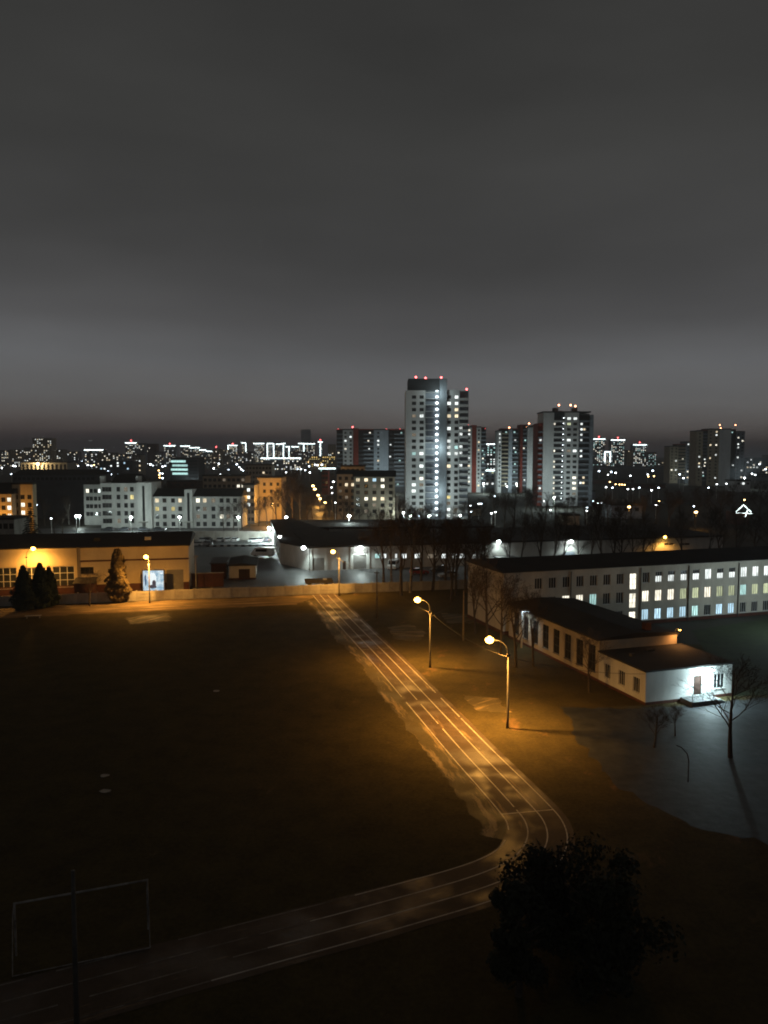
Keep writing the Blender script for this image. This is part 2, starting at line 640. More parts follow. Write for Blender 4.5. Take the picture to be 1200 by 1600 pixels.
sheet('ground', [(-4000, -100), (4000, -100), (4000, 5000), (-4000, 5000)], 0.0, M['ground'])
fl, fr = fpt(-75, -0.3), fpt(75, -0.3)
sheet('sports_field', [(-115, 8), (16, 8), (16, 60), (fpt(28, -0.3).x, fpt(28, -0.3).y), (fl.x, fl.y)], 0.004, M['field'], rot=R(76))
sheet('grass_verge', [(7, 60), (18, 30), (60, 30), (75, 100), (20, 122), (fpt(62, -.3).x, fpt(62, -.3).y), (fpt(26, -.3).x, fpt(26, -.3).y)], 0.007, M['verge'], rot=R(76))
a, b, c, d = fpt(-72, -0.6), fpt(28, -0.6), fpt(22, -9.5), fpt(-72, -12)
sheet('dirt_strip', rag([(d.x, d.y), (c.x, c.y), (b.x, b.y), (a.x, a.y)], 1.2, 0.5, 3), 0.010, M['dirt'], rot=FA)
for i, pl in enumerate(([(608, 980), (640, 975), (668, 990), (650, 1003), (618, 999)], [(690, 958), (745, 960), (752, 974), (700, 974)],
                        [(720, 1085), (775, 1092), (800, 1112), (750, 1112)], [(196, 965), (262, 958), (268, 970), (205, 976)])):
    q = [G(*p) for p in pl]
    sheet('worn_patch', rag([(v.x, v.y) for v in q[::-1]], 0.6, 0.35, 11 + i), 0.011 + i * 0.0003, M['sand'], rot=R(20 * i))


# ------------------------------------------------------------------ running track
def catmull(pts, n=10):
    out = []
    P = [pts[0] * 2 - pts[1]] + pts + [pts[-1] * 2 - pts[-2]]
    for i in range(1, len(P) - 2):
        for k in range(n):
            t = k / n
            a, b, c, d = P[i - 1], P[i], P[i + 1], P[i + 2]
            out.append(0.5 * ((2 * b) + (c - a) * t + (2 * a - 5 * b + 4 * c - d) * t * t + (3 * b - a - 3 * c + d) * t ** 3))
    out.append(pts[-1])
    return out


def resample(pts, step):
    out = [pts[0]]
    acc = 0.0
    for a, b in zip(pts, pts[1:]):
        L = (b - a).length
        while acc + L >= step:
            t = (step - acc) / L
            a = a.lerp(b, t)
            out.append(a.copy())
            L = (b - a).length
            acc = 0.0
        acc += L
    return out


l2 = [(-13.0, 153.0), (-11.75, 147.7), (-5.5, 122.9), (-0.5, 103.5), (4.1, 84.65), (7.4, 70.9), (9.3, 63.5), (10.35, 59.2), (10.75, 57.0), (10.6, 55.0), (9.95, 53.2), (8.9, 51.6),
      (7.3, 50.2), (4.9, 48.75), (1.5, 47.1), (-3, 45.0), (-7.5, 43.0), (-13, 40.5), (-20, 37.3), (-30, 32.7), (-45, 25.8)]
spine = resample(catmull([Vector((a, b, 0)) for a, b in l2], 12), 0.5)
norms = []
for i, p in enumerate(spine):
    d = (spine[min(i + 3, len(spine) - 1)] - spine[max(i - 3, 0)]).normalized()
    norms.append(Vector((-d.y, d.x, 0)))     # points to the outside of the bend


def strip(name, o0, o1, z, mat, parent=None, i0=0, i1=None, wob=0.0, seed=1, gaps=0.0):
    mb = MB()
    rnd = random.Random(seed)
    i1 = len(spine) - 1 if i1 is None else i1
    w0 = w1 = 0.0
    prev = None
    gap = 0
    for i in range(i0, i1 + 1):
        w0 = w0 * 0.8 + rnd.uniform(-wob, wob)
        w1 = w1 * 0.8 + rnd.uniform(-wob, wob)
        cur = (spine[i] + norms[i] * (o0 + w0), spine[i] + norms[i] * (o1 + w1 * 0.3))
        if gaps and gap <= 0 and rnd.random() < gaps:
            gap = rnd.randint(1, 4)
        if prev and gap <= 0:
            a, b = prev
            c, d = cur
            mb.face([(a.x, a.y, z), (c.x, c.y, z), (d.x, d.y, z), (b.x, b.y, z)], 0,
                    [((i - 1) * .5, o0), (i * .5, o0), (i * .5, o1), ((i - 1) * .5, o1)])
        gap -= 1
        prev = cur
    o = mb.build(name, mat, parent)
    if parent is None:
        o['kind'] = 'structure'
    return o


LW = 1.42
strip('worn_edge', -LW - 2.1, -LW + 0.1, 0.013, M['sand'], i0=14, i1=205, wob=0.2, seed=4)
track = strip('running_track', -LW - 0.12, 2 * LW + 0.55, 0.017, M['track'], wob=0.05, seed=5)
for k, g in ((-1, 0.012), (0, 0.008), (1, 0.02), (2, 0.012)):
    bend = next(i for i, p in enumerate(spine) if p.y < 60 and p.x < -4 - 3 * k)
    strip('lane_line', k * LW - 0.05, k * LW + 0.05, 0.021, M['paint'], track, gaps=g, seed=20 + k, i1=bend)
    tag(strip('lane_line', k * LW - 0.05, k * LW + 0.05, 0.021, M['paint_dim_worn'], track, gaps=g * 3, seed=30 + k, i0=bend), 'worn lane line past the bend, painted darker for the dim light')  # darkness past the bend is in this paint colour; extra gaps are wear
ci = min(range(len(spine)), key=lambda i: abs(spine[i].y - 58.4) if spine[i].y > 50 else 999)
a, b = spine[ci] - norms[ci] * LW, spine[ci] + norms[ci] * 2 * LW
mb = MB()
d = (b - a).normalized().cross(Vector((0, 0, 1))) * 0.055
mb.face([(*(a - d).xy, 0.0225), (*(b - d).xy, 0.0225), (*(b + d).xy, 0.0225), (*(a + d).xy, 0.0225)][::1])
mb.build('finish_line', M['paint'], track)
for y in (109.0, 146.5):
    ci = min(range(len(spine)), key=lambda i: abs(spine[i].y - y))
    a, b = spine[ci] - norms[ci] * LW, spine[ci] + norms[ci] * 2 * LW
    d = (b - a).normalized().cross(Vector((0, 0, 1))) * 0.04
    mb = MB()
    mb.face([(*(a - d).xy, 0.0225), (*(b - d).xy, 0.0225), (*(b + d).xy, 0.0225), (*(a + d).xy, 0.0225)])
    mb.build('start_line', M['paint'], track)

# the yard in front of the hall, the lawn by the school and the courtyard beyond the fence
q = [G(*p) for p in ((880, 1105), (1010, 1108), (1145, 1094), (1235, 1086), (1260, 1330), (1080, 1290), (960, 1225), (900, 1150))]
sheet('school_yard', rag([(v.x, v.y) for v in q[::-1]], 1.0, 0.45, 9), 0.012, M['yard'])
q = [G(*p) for p in ((1080, 985), (1205, 966), (1320, 958), (1320, 1080), (1150, 1088))]
sheet('school_lawn', [(v.x, v.y) for v in q[::-1]], 0.013, M['lawn'])
q = [G(*p) for p in ((300, 921), (760, 908), (740, 885), (560, 878), (440, 862), (452, 826), (285, 830), (285, 880))]
sheet('courtyard', [(v.x, v.y) for v in q], 0.009, M['asphalt'])
q = [G(*p) for p in ((470, 826), (500, 826), (512, 765), (504, 765))]
sheet('street', [(v.x, v.y) for v in q], 0.008, M['asphalt'])
q = [G(*p) for p in ((60, 838), (430, 832), (430, 822), (60, 826))]
sheet('street', [(v.x, v.y) for v in q], 0.010, M['asphalt'])


# ------------------------------------------------------------------ concrete fence beyond the track
fence = thing('concrete_fence', 'long precast concrete panel fence running beyond the far end of the track', 'fence', FO, FA)
mb = MB()
mb.box(0.06, 3.44, -0.05, 0.05, 0, 1.95)
for z in (0.1, 0.78, 1.45):
    mb.box(0.25, 3.25, -0.085, -0.05, z, z + 0.42)
panel_me = mb.mesh('concrete_panel', M['concrete'])
mb = MB()
mb.box(-0.1, 0.1, -0.12, 0.12, 0, 2.1)
post_me = mb.mesh('post', M['concrete'])
for i in range(-13, 18):
    put('post', post_me, fence, (i * 3.5, 0, 0))
    if i < 17:
        p = put('concrete_panel', panel_me, fence, (i * 3.5, 0, random.uniform(-0.08, 0.02)))
        p.rotation_euler = (random.uniform(-.012, .012), random.uniform(-.008, .008), 0)


# ------------------------------------------------------------------ lamps
def add_light(parent, loc, col, power, spot=None, radius=0.25, aim=(0, 0, -1), blend=0.6):
    ld = bpy.data.lights.new('lamp_light', 'SPOT' if spot else 'POINT')
    ld.color = col
    ld.energy = power
    ld.shadow_soft_size = radius
    if spot:
        ld.spot_size = R(spot)
        ld.spot_blend = blend
    o = bpy.data.objects.new('lamp_light', ld)
    COL.objects.link(o)
    o.parent = parent
    o.location = loc
    if spot:
        o.rotation_euler = Vector(aim).to_track_quat('-Z', 'Y').to_euler()
    return o


SOD = (1.0, 0.46, 0.085)
LED = (0.82, 1.0, 0.95)


def sodium_lamp(base, h, arm, label, power, group=None, pole_r=0.11, cut=152):
    """street light: tapered pole, curved arm, cobra head and drop lens"""
    t = thing('street_lamp', label, 'street lamp', base, 0, group)
    mb = MB()
    mb.tube([(0, 0, 0), (0, 0, 0.9), (0, 0, h - 1.5)], [pole_r * 1.5, pole_r * 1.1, pole_r * .75], 8)
    mb.build('pole', M['steel'], t, smooth=True)
    ax, ay = arm
    mb = MB()
    mb.tube([(0, 0, h - 1.55), (ax * .1, ay * .1, h - .7), (ax * .4, ay * .4, h - .2), (ax, ay, h)], pole_r * .55, 6)
    mb.build('arm', M['steel'], t, smooth=True)
    mb = MB()
    mb.box(-0.2, 0.2, -0.06, 0.06, h - 1.75, h - 1.5)
    mb.build('clamp', M['steel'], t)
    mb = MB()
    mb.ball((ax * 1.1, ay * 1.1, h + .1), 0.4, 0.22, 0.1, 12, 6)
    hd = mb.build('lamp_head', M['steel'], t, smooth=True)
    mb = MB()
    mb.ball((ax * 1.1, ay * 1.1, h - .14), 0.44, 0.4, 0.36, 14, 8)
    mb.build('lens', M['sodium'], hd, smooth=True)
    add_light(t, (ax * 1.1, ay * 1.1, h - .55), SOD, power, cut, 0.25, blend=.75)
    add_light(t, (ax * 1.1, ay * 1.1, h - .6), SOD, power * .2, None, 0.25)     # light spilling sideways through the bowl
    return t


lampA = sodium_lamp(G(793, 1138), 9.2, (-1.7, .4), 'tall sodium street lamp with curved arm beside the running track before the hall', 19000)
lampB = sodium_lamp(G(672, 1043), 9.0, (-1.5, .5), 'tall sodium street lamp on the verge halfway along the running track', 13000)
lampC = sodium_lamp(G(530, 931), 9.0, (-1.0, -.9), 'sodium street lamp at the far end of the track by the fence', 9000, cut=162)
lampD = sodium_lamp(G(234, 942), 8.9, (-.3, -.5), 'sodium street lamp standing in front of the lit poster board', 14000, cut=168)
lampE = sodium_lamp(Vector((-68.6, 147.2, 0)), 9.7, (.7, 1.2), 'sodium street lamp close to the warehouse wall behind the dark thujas', 8000, cut=172)

# power poles without lamps and the cables between them
def plain_pole(base, h, label, tilt=0.0, mat='woodpole', cross=True, group=None):
    t = thing('utility_pole', label, 'pole', base, 0, group)
    mb = MB()
    mb.tube([(0, 0, 0), (tilt * .5, 0, h * .5), (tilt, 0, h)], [.15, .13, .10], 8)
    mb.build('pole', M[mat], t, smooth=True)
    if cross:
        mb = MB()
        mb.box(tilt - .45, tilt + .45, -.05, .05, h - .45, h - .33)
        ca = mb.build('cross_arm', M['woodpole'], t)
        for sx in (-.4, 0, .4):
            mb = MB()
            mb.tube([(tilt + sx, 0, h - .33), (tilt + sx, 0, h - .18)], [.035, .05], 6)
            mb.build('insulator', M['frame'], ca)
    return t


poleF = plain_pole(G(589, 966), 8.2, 'bare utility pole with cross arm on the grass near the far fence')
poleG = plain_pole(G(724, 1001), 7.6, 'bare grey utility pole among the trees beside the hall', 0, cross=False)
poleN = plain_pole(Vector((-14.4, 34.3, 0)), 8.8, 'slim dark post standing in front of the football goal', 0.05, 'steel', False)


def cable(a, b, sag, label, r=0.022):
    a, b = Vector(a), Vector(b)
    mb = MB()
    pts = []
    for i in range(15):
        t = i / 14
        p = a.lerp(b, t)
        p.z -= sag * 4 * t * (1 - t)
        pts.append(p - a)
    mb.tube(pts, r, 4)
    return tag(mb.build('overhead_cable', M['wire'], None, a), label, 'cable')


A, B, C_, Fp = lampA.location, lampB.location, lampC.location, poleF.location
up = lambda p, z: Vector((p.x, p.y, z))
cable(up(A, 7.4), up(B, 7.3), .7, 'overhead cable strung between the two lamps beside the track')
cable(up(B, 7.3), up(Fp, 7.8), .8, 'overhead cable from the halfway lamp to the bare utility pole')
cable(up(Fp, 7.8), up(C_, 7.3), .6, 'overhead cable from the bare utility pole to the far end lamp')
cable(up(A, 7.4), (29.05, 84.3, 3.55), .5, 'overhead cable from the track lamp down to the low hall corner')
cable(up(B, 7.0), up(poleG.location, 7.2), .6, 'overhead cable from the halfway lamp to the pole among trees')


#%%BUILD
# ------------------------------------------------------------------ building helpers
_cache = {}


def window_meshes(w, h, nx, nz, fw, frame, t):
    key = ('w', round(w, 2), round(h, 2), nx, nz, fw, frame, t)
    if key not in _cache:
        mb = MB()
        y0, y1 = t - .09, t - .02
        mb.box(-w / 2, -w / 2 + fw, y0, y1, 0, h)
        mb.box(w / 2 - fw, w / 2, y0, y1, 0, h)
        mb.box(-w / 2 + fw, w / 2 - fw, y0, y1, 0, fw)
        mb.box(-w / 2 + fw, w / 2 - fw, y0, y1, h - fw, h)
        for i in range(1, nx):
            x = -w / 2 + w * i / nx
            mb.box(x - fw * .45, x + fw * .45, y0 + .004, y1 - .004, fw, h - fw)
        for j in range(1, nz):
            z = h * (1 - (1 - j / nz) * 1.0)
            mb.box(-w / 2 + fw, w / 2 - fw, y0 + .008, y1 - .008, z - fw * .4, z + fw * .4)
        mb.box(-w / 2 - .06, w / 2 + .06, -.1, t - .1, -.06, -.002)
        _cache[key] = mb.mesh('window', M[frame])
    return _cache[key]


def pane_mesh(w, h, mat, t):
    key = ('p', round(w, 2), round(h, 2), mat, t)
    if key not in _cache:
        mb = MB()
        mb.face([(-w / 2, t - .03, 0), (w / 2, t - .03, 0), (w / 2, t - .03, h), (-w / 2, t - .03, h)])
        _cache[key] = mb.mesh('pane', M[mat])
    return _cache[key]


def window(parent, x, z, w, h, mat='glass', nx=3, nz=1, fw=.07, frame='frame', y=0.0, rz=0.0, t=.18):
    o = put('window', window_meshes(w, h, nx, nz, fw, frame, t), parent, (x, y, z), rz)
    put('pane', pane_mesh(w, h, mat, t), o)
    return o


def flat_window(parent, x, z, w, h, mat='glass', frame='frame', y=0.0, rz=0.0, t=.15, fw=.09):
    """small far window: frame and pane in one mesh"""
    key = ('f', round(w, 2), round(h, 2), mat, frame, t)
    if key not in _cache:
        mb = MB()
        mb.face([(-w / 2, t - .03, 0), (w / 2, t - .03, 0), (w / 2, t - .03, h), (-w / 2, t - .03, h)], 1)
        y0, y1 = t - .09, t - .03
        mb.box(-w / 2, -w / 2 + fw, y0, y1, 0, h)
        mb.box(w / 2 - fw, w / 2, y0, y1, 0, h)
        mb.box(-w / 2 + fw, w / 2 - fw, y0, y1, 0, fw)
        mb.box(-w / 2 + fw, w / 2 - fw, y0, y1, h - fw, h)
        mb.box(-fw * .4, fw * .4, y0 + .01, y1, fw, h - fw)
        _cache[key] = mb.mesh('window', [M[frame], M[mat]])
    return put('window', _cache[key], parent, (x, y, z), rz)


def shell(mb, x0, x1, y0, y1, z0, z1, front=(), left=(), right=(), t=.18, mi=0, mtop=None):
    """four walls and a top; the front faces -y and has openings, left (-x) and right (+x) may have too"""
    old = mb.M
    base = old or Matrix.Identity(4)
    mb.M = base @ Matrix.Translation((0, y0, 0))
    mb.wall(x0, x1, z0, z1, list(front), 0, t, mi)
    mb.M = base @ Matrix.Translation((x0, y1, 0)) @ Matrix.Rotation(-math.pi / 2, 4, 'Z')
    mb.wall(0, y1 - y0, z0, z1, list(left), 0, t, mi)
    mb.M = base @ Matrix.Translation((x1, y0, 0)) @ Matrix.Rotation(math.pi / 2, 4, 'Z')
    mb.wall(0, y1 - y0, z0, z1, list(right), 0, t, mi)
    mb.M = old
    mb.face([(x1, y1, z0), (x0, y1, z0), (x0, y1, z1), (x1, y1, z1)], mi)
    mb.face([(x0, y0, z1), (x1, y0, z1), (x1, y1, z1), (x0, y1, z1)], mi if mtop is None else mtop)


def gable_roof(mb, x0, x1, y0, y1, z, rise, over=.5, th=.22, along='x', mi=0):
    x0, x1, y0, y1 = x0 - over, x1 + over, y0 - over, y1 + over
    if along == 'x':
        ym = (y0 + y1) / 2
        A = [(x0, y0, z), (x1, y0, z), (x1, ym, z + rise), (x0, ym, z + rise)]
        B = [(x0, ym, z + rise), (x1, ym, z + rise), (x1, y1, z), (x0, y1, z)]
        ends = [[(x0, y0, z), (x0, ym, z + rise), (x0, y1, z)], [(x1, y0, z), (x1, y1, z), (x1, ym, z + rise)]]
    else:
        xm = (x0 + x1) / 2
        A = [(x0, y1, z), (x0, y0, z), (xm, y0, z + rise), (xm, y1, z + rise)]
        B = [(xm, y1, z + rise), (xm, y0, z + rise), (x1, y0, z), (x1, y1, z)]
        ends = [[(x0, y0, z), (x1, y0, z), (xm, y0, z + rise)], [(x0, y1, z), (xm, y1, z + rise), (x1, y1, z)]]
    up = lambda p: (p[0], p[1], p[2] + th)
    mb.face([up(p) for p in A], mi)
    mb.face([up(p) for p in B], mi)
    for e in ends:
        mb.face([up(p) for p in e], mi)
    mb.box(x0, x1, y0, y1, z, z + th - .004, mi)


# ------------------------------------------------------------------ the three storey school
SA = R(17.6)
k = G(1000, 975)
SCH = Vector((18.4, 117.6, 0))
school = thing('school_building', 'long three storey school with rows of lit windows and a dark roof', 'school', SCH, SA)
SL, SD = 60.0, 13.5
su = lambda px, z=5: ualong(px, SCH.x, SCH.y, SA, z)
Yat = lambda u: SCH.y + u * math.sin(SA)
u0, u1 = su(1009), su(1198)
step = (u1 - u0) / 10
zs = lambda y: zof(y, Yat(su(1029)))
rowz = {'T': (zs(909.5), zs(893)), 'M': (zs(938.8), zs(921.5)), 'B': (zs(967), zs(950.3))}
eave = zof(887.3, Yat(su(980)))
WW = 1.32
lit = {'T': {1: 'half', 2: 'half', 3: 'half', 4: 'half', 5: 'lit_white', 6: 'half', 7: 'half', 8: 'lit_white', 9: 'lit_white', 10: 'lit_white', 11: 'lit_white'},
       'M': {-6: 'lit_cream', -5: 'lit_cream', -4: 'lit_cyan', 0: 'lit_cream', 1: 'lit_cream', 2: 'lit_cream', 3: 'lit_green', 4: 'lit_green', 5: 'lit_cream', 6: 'lit_green', 7: 'lit_green', 8: 'lit_cyan', 9: 'lit_green', 10: 'lit_green', 11: 'lit_green'},
       'B': {0: 'lit_blue', 1: 'lit_blue', 2: 'lit_blue', 3: 'lit_blue', 4: 'lit_cyan', 6: 'lit_blue', 7: 'lit_blue'}}
rects, wins = [], []
for r, (za, zb) in rowz.items():
    for k in range(-8, 15):
        if k == -1:
            continue
        u = u0 + k * step
        if u < 1.2 or u > SL - 1.5:
            continue
        rects.append((u - WW / 2, u + WW / 2, za, zb))
        wins.append((u, za, zb - za, lit[r].get(k, 'glass')))
ust = u0 - step
for ya, yb in ((918.5, 894), (947, 924.5), (972, 953)):
    za, zb = max(.5, zs(ya)), zs(yb)
    rects.append((ust - .62, ust + .62, za, zb))
    wins.append((ust, za, zb - za, 'stair'))
mb = MB()
shell(mb, 0, SL, 0, SD, 0, eave, rects)
mb.build('wall', M['plaster'], school)
for u, z, h, m in wins:
    if m == 'half':
        w = window(school, u, z, WW, h, 'glass', 3, 1, .07)
        mb = MB()
        f = random.uniform(.5, .62)
        mb.face([(-WW / 2 + .05, .145, .05), (WW / 2 - .05, .145, .05), (WW / 2 - .05, .145, h * f), (-WW / 2 + .05, .145, h * f)])
        mb.build('blind', M['lit_white'], w)
    elif m == 'stair':
        window(school, u, z, 1.24, h, 'lit_cream', 2, 3, .05)
    else:
        window(school, u, z, WW, h, m, 3, 1, .07)
mb = MB()
gable_roof(mb, 0, SL, 0, SD, eave + .25, 1.2, .6, .12)
mb.build('roof', M['roof'], school)
mb = MB()
mb.box(-.25, SL + .25, -.3, SD + .3, eave + .004, eave + .25)
mb.build('cornice', M['plaster'], school)
mb = MB()
mb.box(-.06, SL + .06, -.07, SD + .06, 0, .55)
mb.build('plinth', M['plinth'], school)
for px in (1000, 1075, 1153, 891):
    mb = MB()
    u = su(px)
    mb.tube([(u, -.14, .1), (u, -.14, eave - .1)], .09, 6)
    mb.build('downpipe', M['steel'], school)

# ------------------------------------------------------------------ the low hall in front of the school
HA = R(17.5)
HO = Vector((29.08, 84.21, 0))
hall = thing('low_hall', 'low hall with flat dark roofs and a white lit end wall with door', 'hall', HO, HA)
hw, hv, hend = 11.7, 9.2, 33.5
HZ1, HZ2 = 3.75, 5.1
dv, wv = 6.95, 9.95
mb = MB()
left_low = [(hv - v - .62, hv - v + .62, .95, 2.7) for v in (7.4, 4.5, 1.7)]
shell(mb, 0, hw, 0, hv, 0, HZ1, [(dv - .55, dv + .55, .5, 2.75), (wv - .75, wv + .75, 1.0, 2.75)], left_low, mtop=1)
mb.build('end_wall', [M['white'], M['roof']], hall)
mb = MB()
big = [(hend - v - .8, hend - v + .8, 1.0, 4.3) for v in (10.8, 13.6, 16.5, 19.4, 22.3, 25.2, 28.1, 31.0)]
shell(mb, .02, hw - .4, hv + .004, hend, 0, HZ2, (), big, mtop=1)
mb.build('hall_wall', [M['beige'], M['roof']], hall)
for v in (7.4, 4.5, 1.7):
    window(hall, 0, .95, 1.24, 1.75, 'glass', 3, 1, .07, y=v, rz=-math.pi / 2)
for v in (10.8, 13.6, 16.5, 19.4, 22.3, 25.2, 28.1, 31.0):
    window(hall, .02, 1.0, 1.6, 3.3, 'glass', 2, 3, .07, 'darkframe', y=v, rz=-math.pi / 2)
window(hall, wv, 1.0, 1.5, 1.75, 'glass', 3, 1, .08)
mb = MB()
mb.box(-.52, .52, .06, .11, 0, 2.22)
for z in (.2, 1.25):
    mb.box(-.4, .4, .04, .06, z, z + .85)
dr = mb.build('door', M['browngate'], hall, (dv, 0, .51))
mb = MB()
mb.box(.36, .42, 0, .04, 1.0, 1.15)
mb.build('handle', M['steel'], dr)
mb = MB()
mb.box(-.18, hw + .18, -.2, hv + .002, HZ1 + .004, HZ1 + .2)
mb.build('low_roof', M['roof'], hall)
mb = MB()
gable_roof(mb, 0, hw - .4, hv + .3, hend, HZ2 + .01, .5, .3, .2, 'y')
mb.build('high_roof', M['roof'], hall)
mb = MB()
mb.box(-.05, hw + .05, -.06, hend + .05, 0, .32)
mb.build('plinth', M['plinth'], hall)
mb = MB()
mb.box(hw - 4.2, hw - 3.4, hv + 1.2, hv + 2.0, HZ2 + .2, HZ2 + 1.5)
mb.build('chimney', M['brick'], hall)
mb = MB()
mb.box(2.0, 2.5, 5.5, 6.0, HZ1 + .2, HZ1 + .5)
mb.build('vent', M['steel'], hall)
mb = MB()
mb.box(5.5, 6.3, 6.9, 7.5, HZ1 + .2, HZ1 + .42)
mb.build('vent', M['steel'], hall)
porch = thing('porch_steps', 'raised concrete porch with steps under the white hall door', 'steps', HO, HA)
mb = MB()
mb.box(dv - 2.4, dv + 1.6, -2.1, -.07, 0, .5)
mb.build('platform', M['porch'], porch)
mb = MB()
mb.box(dv + 1.604, dv + 1.95, -1.9, -.3, 0, .33)
mb.build('step', M['porch'], porch)
mb = MB()
mb.box(dv + 1.954, dv + 2.3, -1.9, -.3, 0, .17)
mb.build('step', M['porch'], porch)
mb = MB()
for x in (dv - 2.3, dv - .9, dv + .5):
    mb.tube([(x, -2.0, .5), (x, -2.0, 1.35)], .03, 6)
mb.tube([(dv - 2.3, -2.0, 1.35), (dv + .5, -2.0, 1.35)], .03, 6)
mb.build('handrail', M['steel'], porch)


def wall_lamp(parent_loc, rz, label, col, power, lens, h=0.0, spot=165, aim=(0, -.25, -1), reach=.9, big=1.0):
    t = thing('wall_lamp', label, 'wall lamp', parent_loc, rz)
    mb = MB()
    mb.tube([(0, 0, -.5), (0, -.12 * reach, 0), (0, -.5 * reach, .22), (0, -reach, .2)], .035, 6)
    mb.build('bracket', M['steel'], t)
    mb = MB()
    mb.ball((0, -reach - .1, .2), .14 * big, .26 * big, .09 * big, 10, 6)
    hd = mb.build('lamp_head', M['steel'], t, smooth=True)
    mb = MB()
    mb.ball((0, -reach - .1, .2 - .07 * big), .12 * big, .22 * big, .1 * big, 10, 6)
    mb.build('lens', M[lens], hd, smooth=True)
    add_light(t, (0, -reach - .1, -.02 * big), col, power, spot, .12, aim, .8)
    add_light(t, (0, -reach - .1, -.05 * big), col, power * .22, None, .12)
    return t


def hp(u, v, z=0.0):
    ca, sa = math.cos(HA), math.sin(HA)
    return Vector((HO.x + u * ca - v * sa, HO.y + u * sa + v * ca, z))


wall_lamp(hp(dv + .75, -.03, HZ1 - .05), HA, 'cool white lamp on a bracket above the hall door', (.68, .94, 1.0), 4800, 'lamp', big=1.3, reach=1.3, spot=142, aim=(0, .12, -1))
wall_lamp(hp(hw - .7, hv - .02, HZ2 + .7), HA, 'small orange lamp above the rear corner of the hall roof', (1, .42, .12), 380, 'sodium', reach=.7)
# short white lamp post beside the far corner of the hall
t = thing('lamp_post', 'short white lamp post with flat head at the far hall corner', 'lamp post', G(815, 1012), 0)
mb = MB()
mb.tube([(0, 0, 0), (0, 0, 5.3)], [.13, .1], 8)
mb.build('pole', M['whitepaint'], t)
mb = MB()
mb.box(-.5, 1.1, -.35, .35, 5.36, 5.5)
mb.build('canopy', M['whitepaint'], t)
mb = MB()
mb.box(-.3, .9, -.2, .2, 5.29, 5.356)
mb.build('lens', M['lamp_cool'], t)
add_light(t, (.2, -.1, 5.1), (.7, .92, 1.0), 450, 170, .2)

# ------------------------------------------------------------------ ochre warehouse on the left
WA = R(11.0)
WE = Vector((-39.9, 156.8, 0))
WLEN = 52.0
WO = WE - Vector((math.cos(WA), math.sin(WA), 0)) * WLEN
ware = thing('warehouse', 'ochre rendered warehouse with dark roof behind the concrete fence', 'warehouse', WO, WA)
wu = lambda px, z=4: ualong(px, WO.x, WO.y, WA, z)
wy = lambda u: WO.y + u * math.sin(WA)


def wz(px, y):
    return zof(y, wy(wu(px)))


WH = 9.2
openings = {}
ga = (wu(260), wu(286.5), .05, wz(273, 890))
bigs = [(wu(-16), wu(26), wz(10, 920), wz(10, 887)), (wu(38), wu(72), wz(60, 920), wz(60, 886)), (wu(82), wu(116.5), wz(100, 917), wz(100, 884.5))]
smalls = [(wu(126), wu(146.5), wz(136, 896.5), wz(136, 886))]
mb = MB()
shell(mb, 0, WLEN, 0, 22, 0, WH, [ga] + bigs + smalls)
mb.build('wall', M['ochre'], ware)
mb = MB()
gable_roof(mb, 0, WLEN, 0, 22, WH, 1.7, .35, .2)
mb.build('roof', M['roof'], ware)
for i, x in enumerate((10, 33, 43)):
    mb = MB()
    mb.box(x, x + 1.2, 4, 5.1, WH + .7, WH + 1.5)
    mb.build('roof_vent', M['plaster' if i == 2 else 'roof'], ware)
for a, b, c, d in bigs:
    n = max(3, round((b - a) / 1.25))
    w = window(ware, (a + b) / 2, c, b - a, d - c, 'glass', n, 3, .13, t=.18)
for a, b, c, d in smalls:
    window(ware, (a + b) / 2, c, b - a, d - c, 'glass', 3, 1, .09, 'darkframe')
mb = MB()
a, b, c, d = ga
n = 6
for i in range(n):
    mb.box(a + (b - a) * i / n + .02, a + (b - a) * (i + 1) / n - .02, .08, .14, c, d - .05)
mb.box(a, b, .141, .17, c, d)
mb.build('gate', M['gate'], ware)
mb = MB()
for x0, x1 in ((0, a), (b, WLEN)):
    mb.box(x0, x1, -.07, -.004, 0, 1.75)
mb.build('plinth', M['plinth'], ware)
zb = wz(200, 875)
mb = MB()
mb.box(wu(126), WLEN + .03, -.08, -.003, zb - .16, zb + .16)
mb.build('cornice_band', M['plinth'], ware)
mb = MB()
x = wu(122)
mb.tube([(x, -.12, 1.0), (x, -.12, WH - .1)], .08, 6)
mb.build('downpipe', M['steel'], ware)
# lean-to sheds against the warehouse
shed = thing('lean_to_shed', 'low dark lean-to shed against the ochre warehouse wall', 'shed', WO, WA)
mb = MB()
a, b = wu(120), wu(151)
mb.prism([(a, -3.2), (b, -3.2), (b, -.1), (a, -.1)], 0, 2.6)
mb.build('wall', M['brick'], shed)
mb = MB()
mb.face([(a - .2, -3.5, 2.62), (b + .2, -3.5, 2.62), (b + .2, -.1, 3.3), (a - .2, -.1, 3.3)])
mb.face([(a - .2, -3.5, 2.55), (a - .2, -.1, 3.22), (b + .2, -.1, 3.22), (b + .2, -3.5, 2.55)])
mb.build('roof', M['roofmetal'], shed)

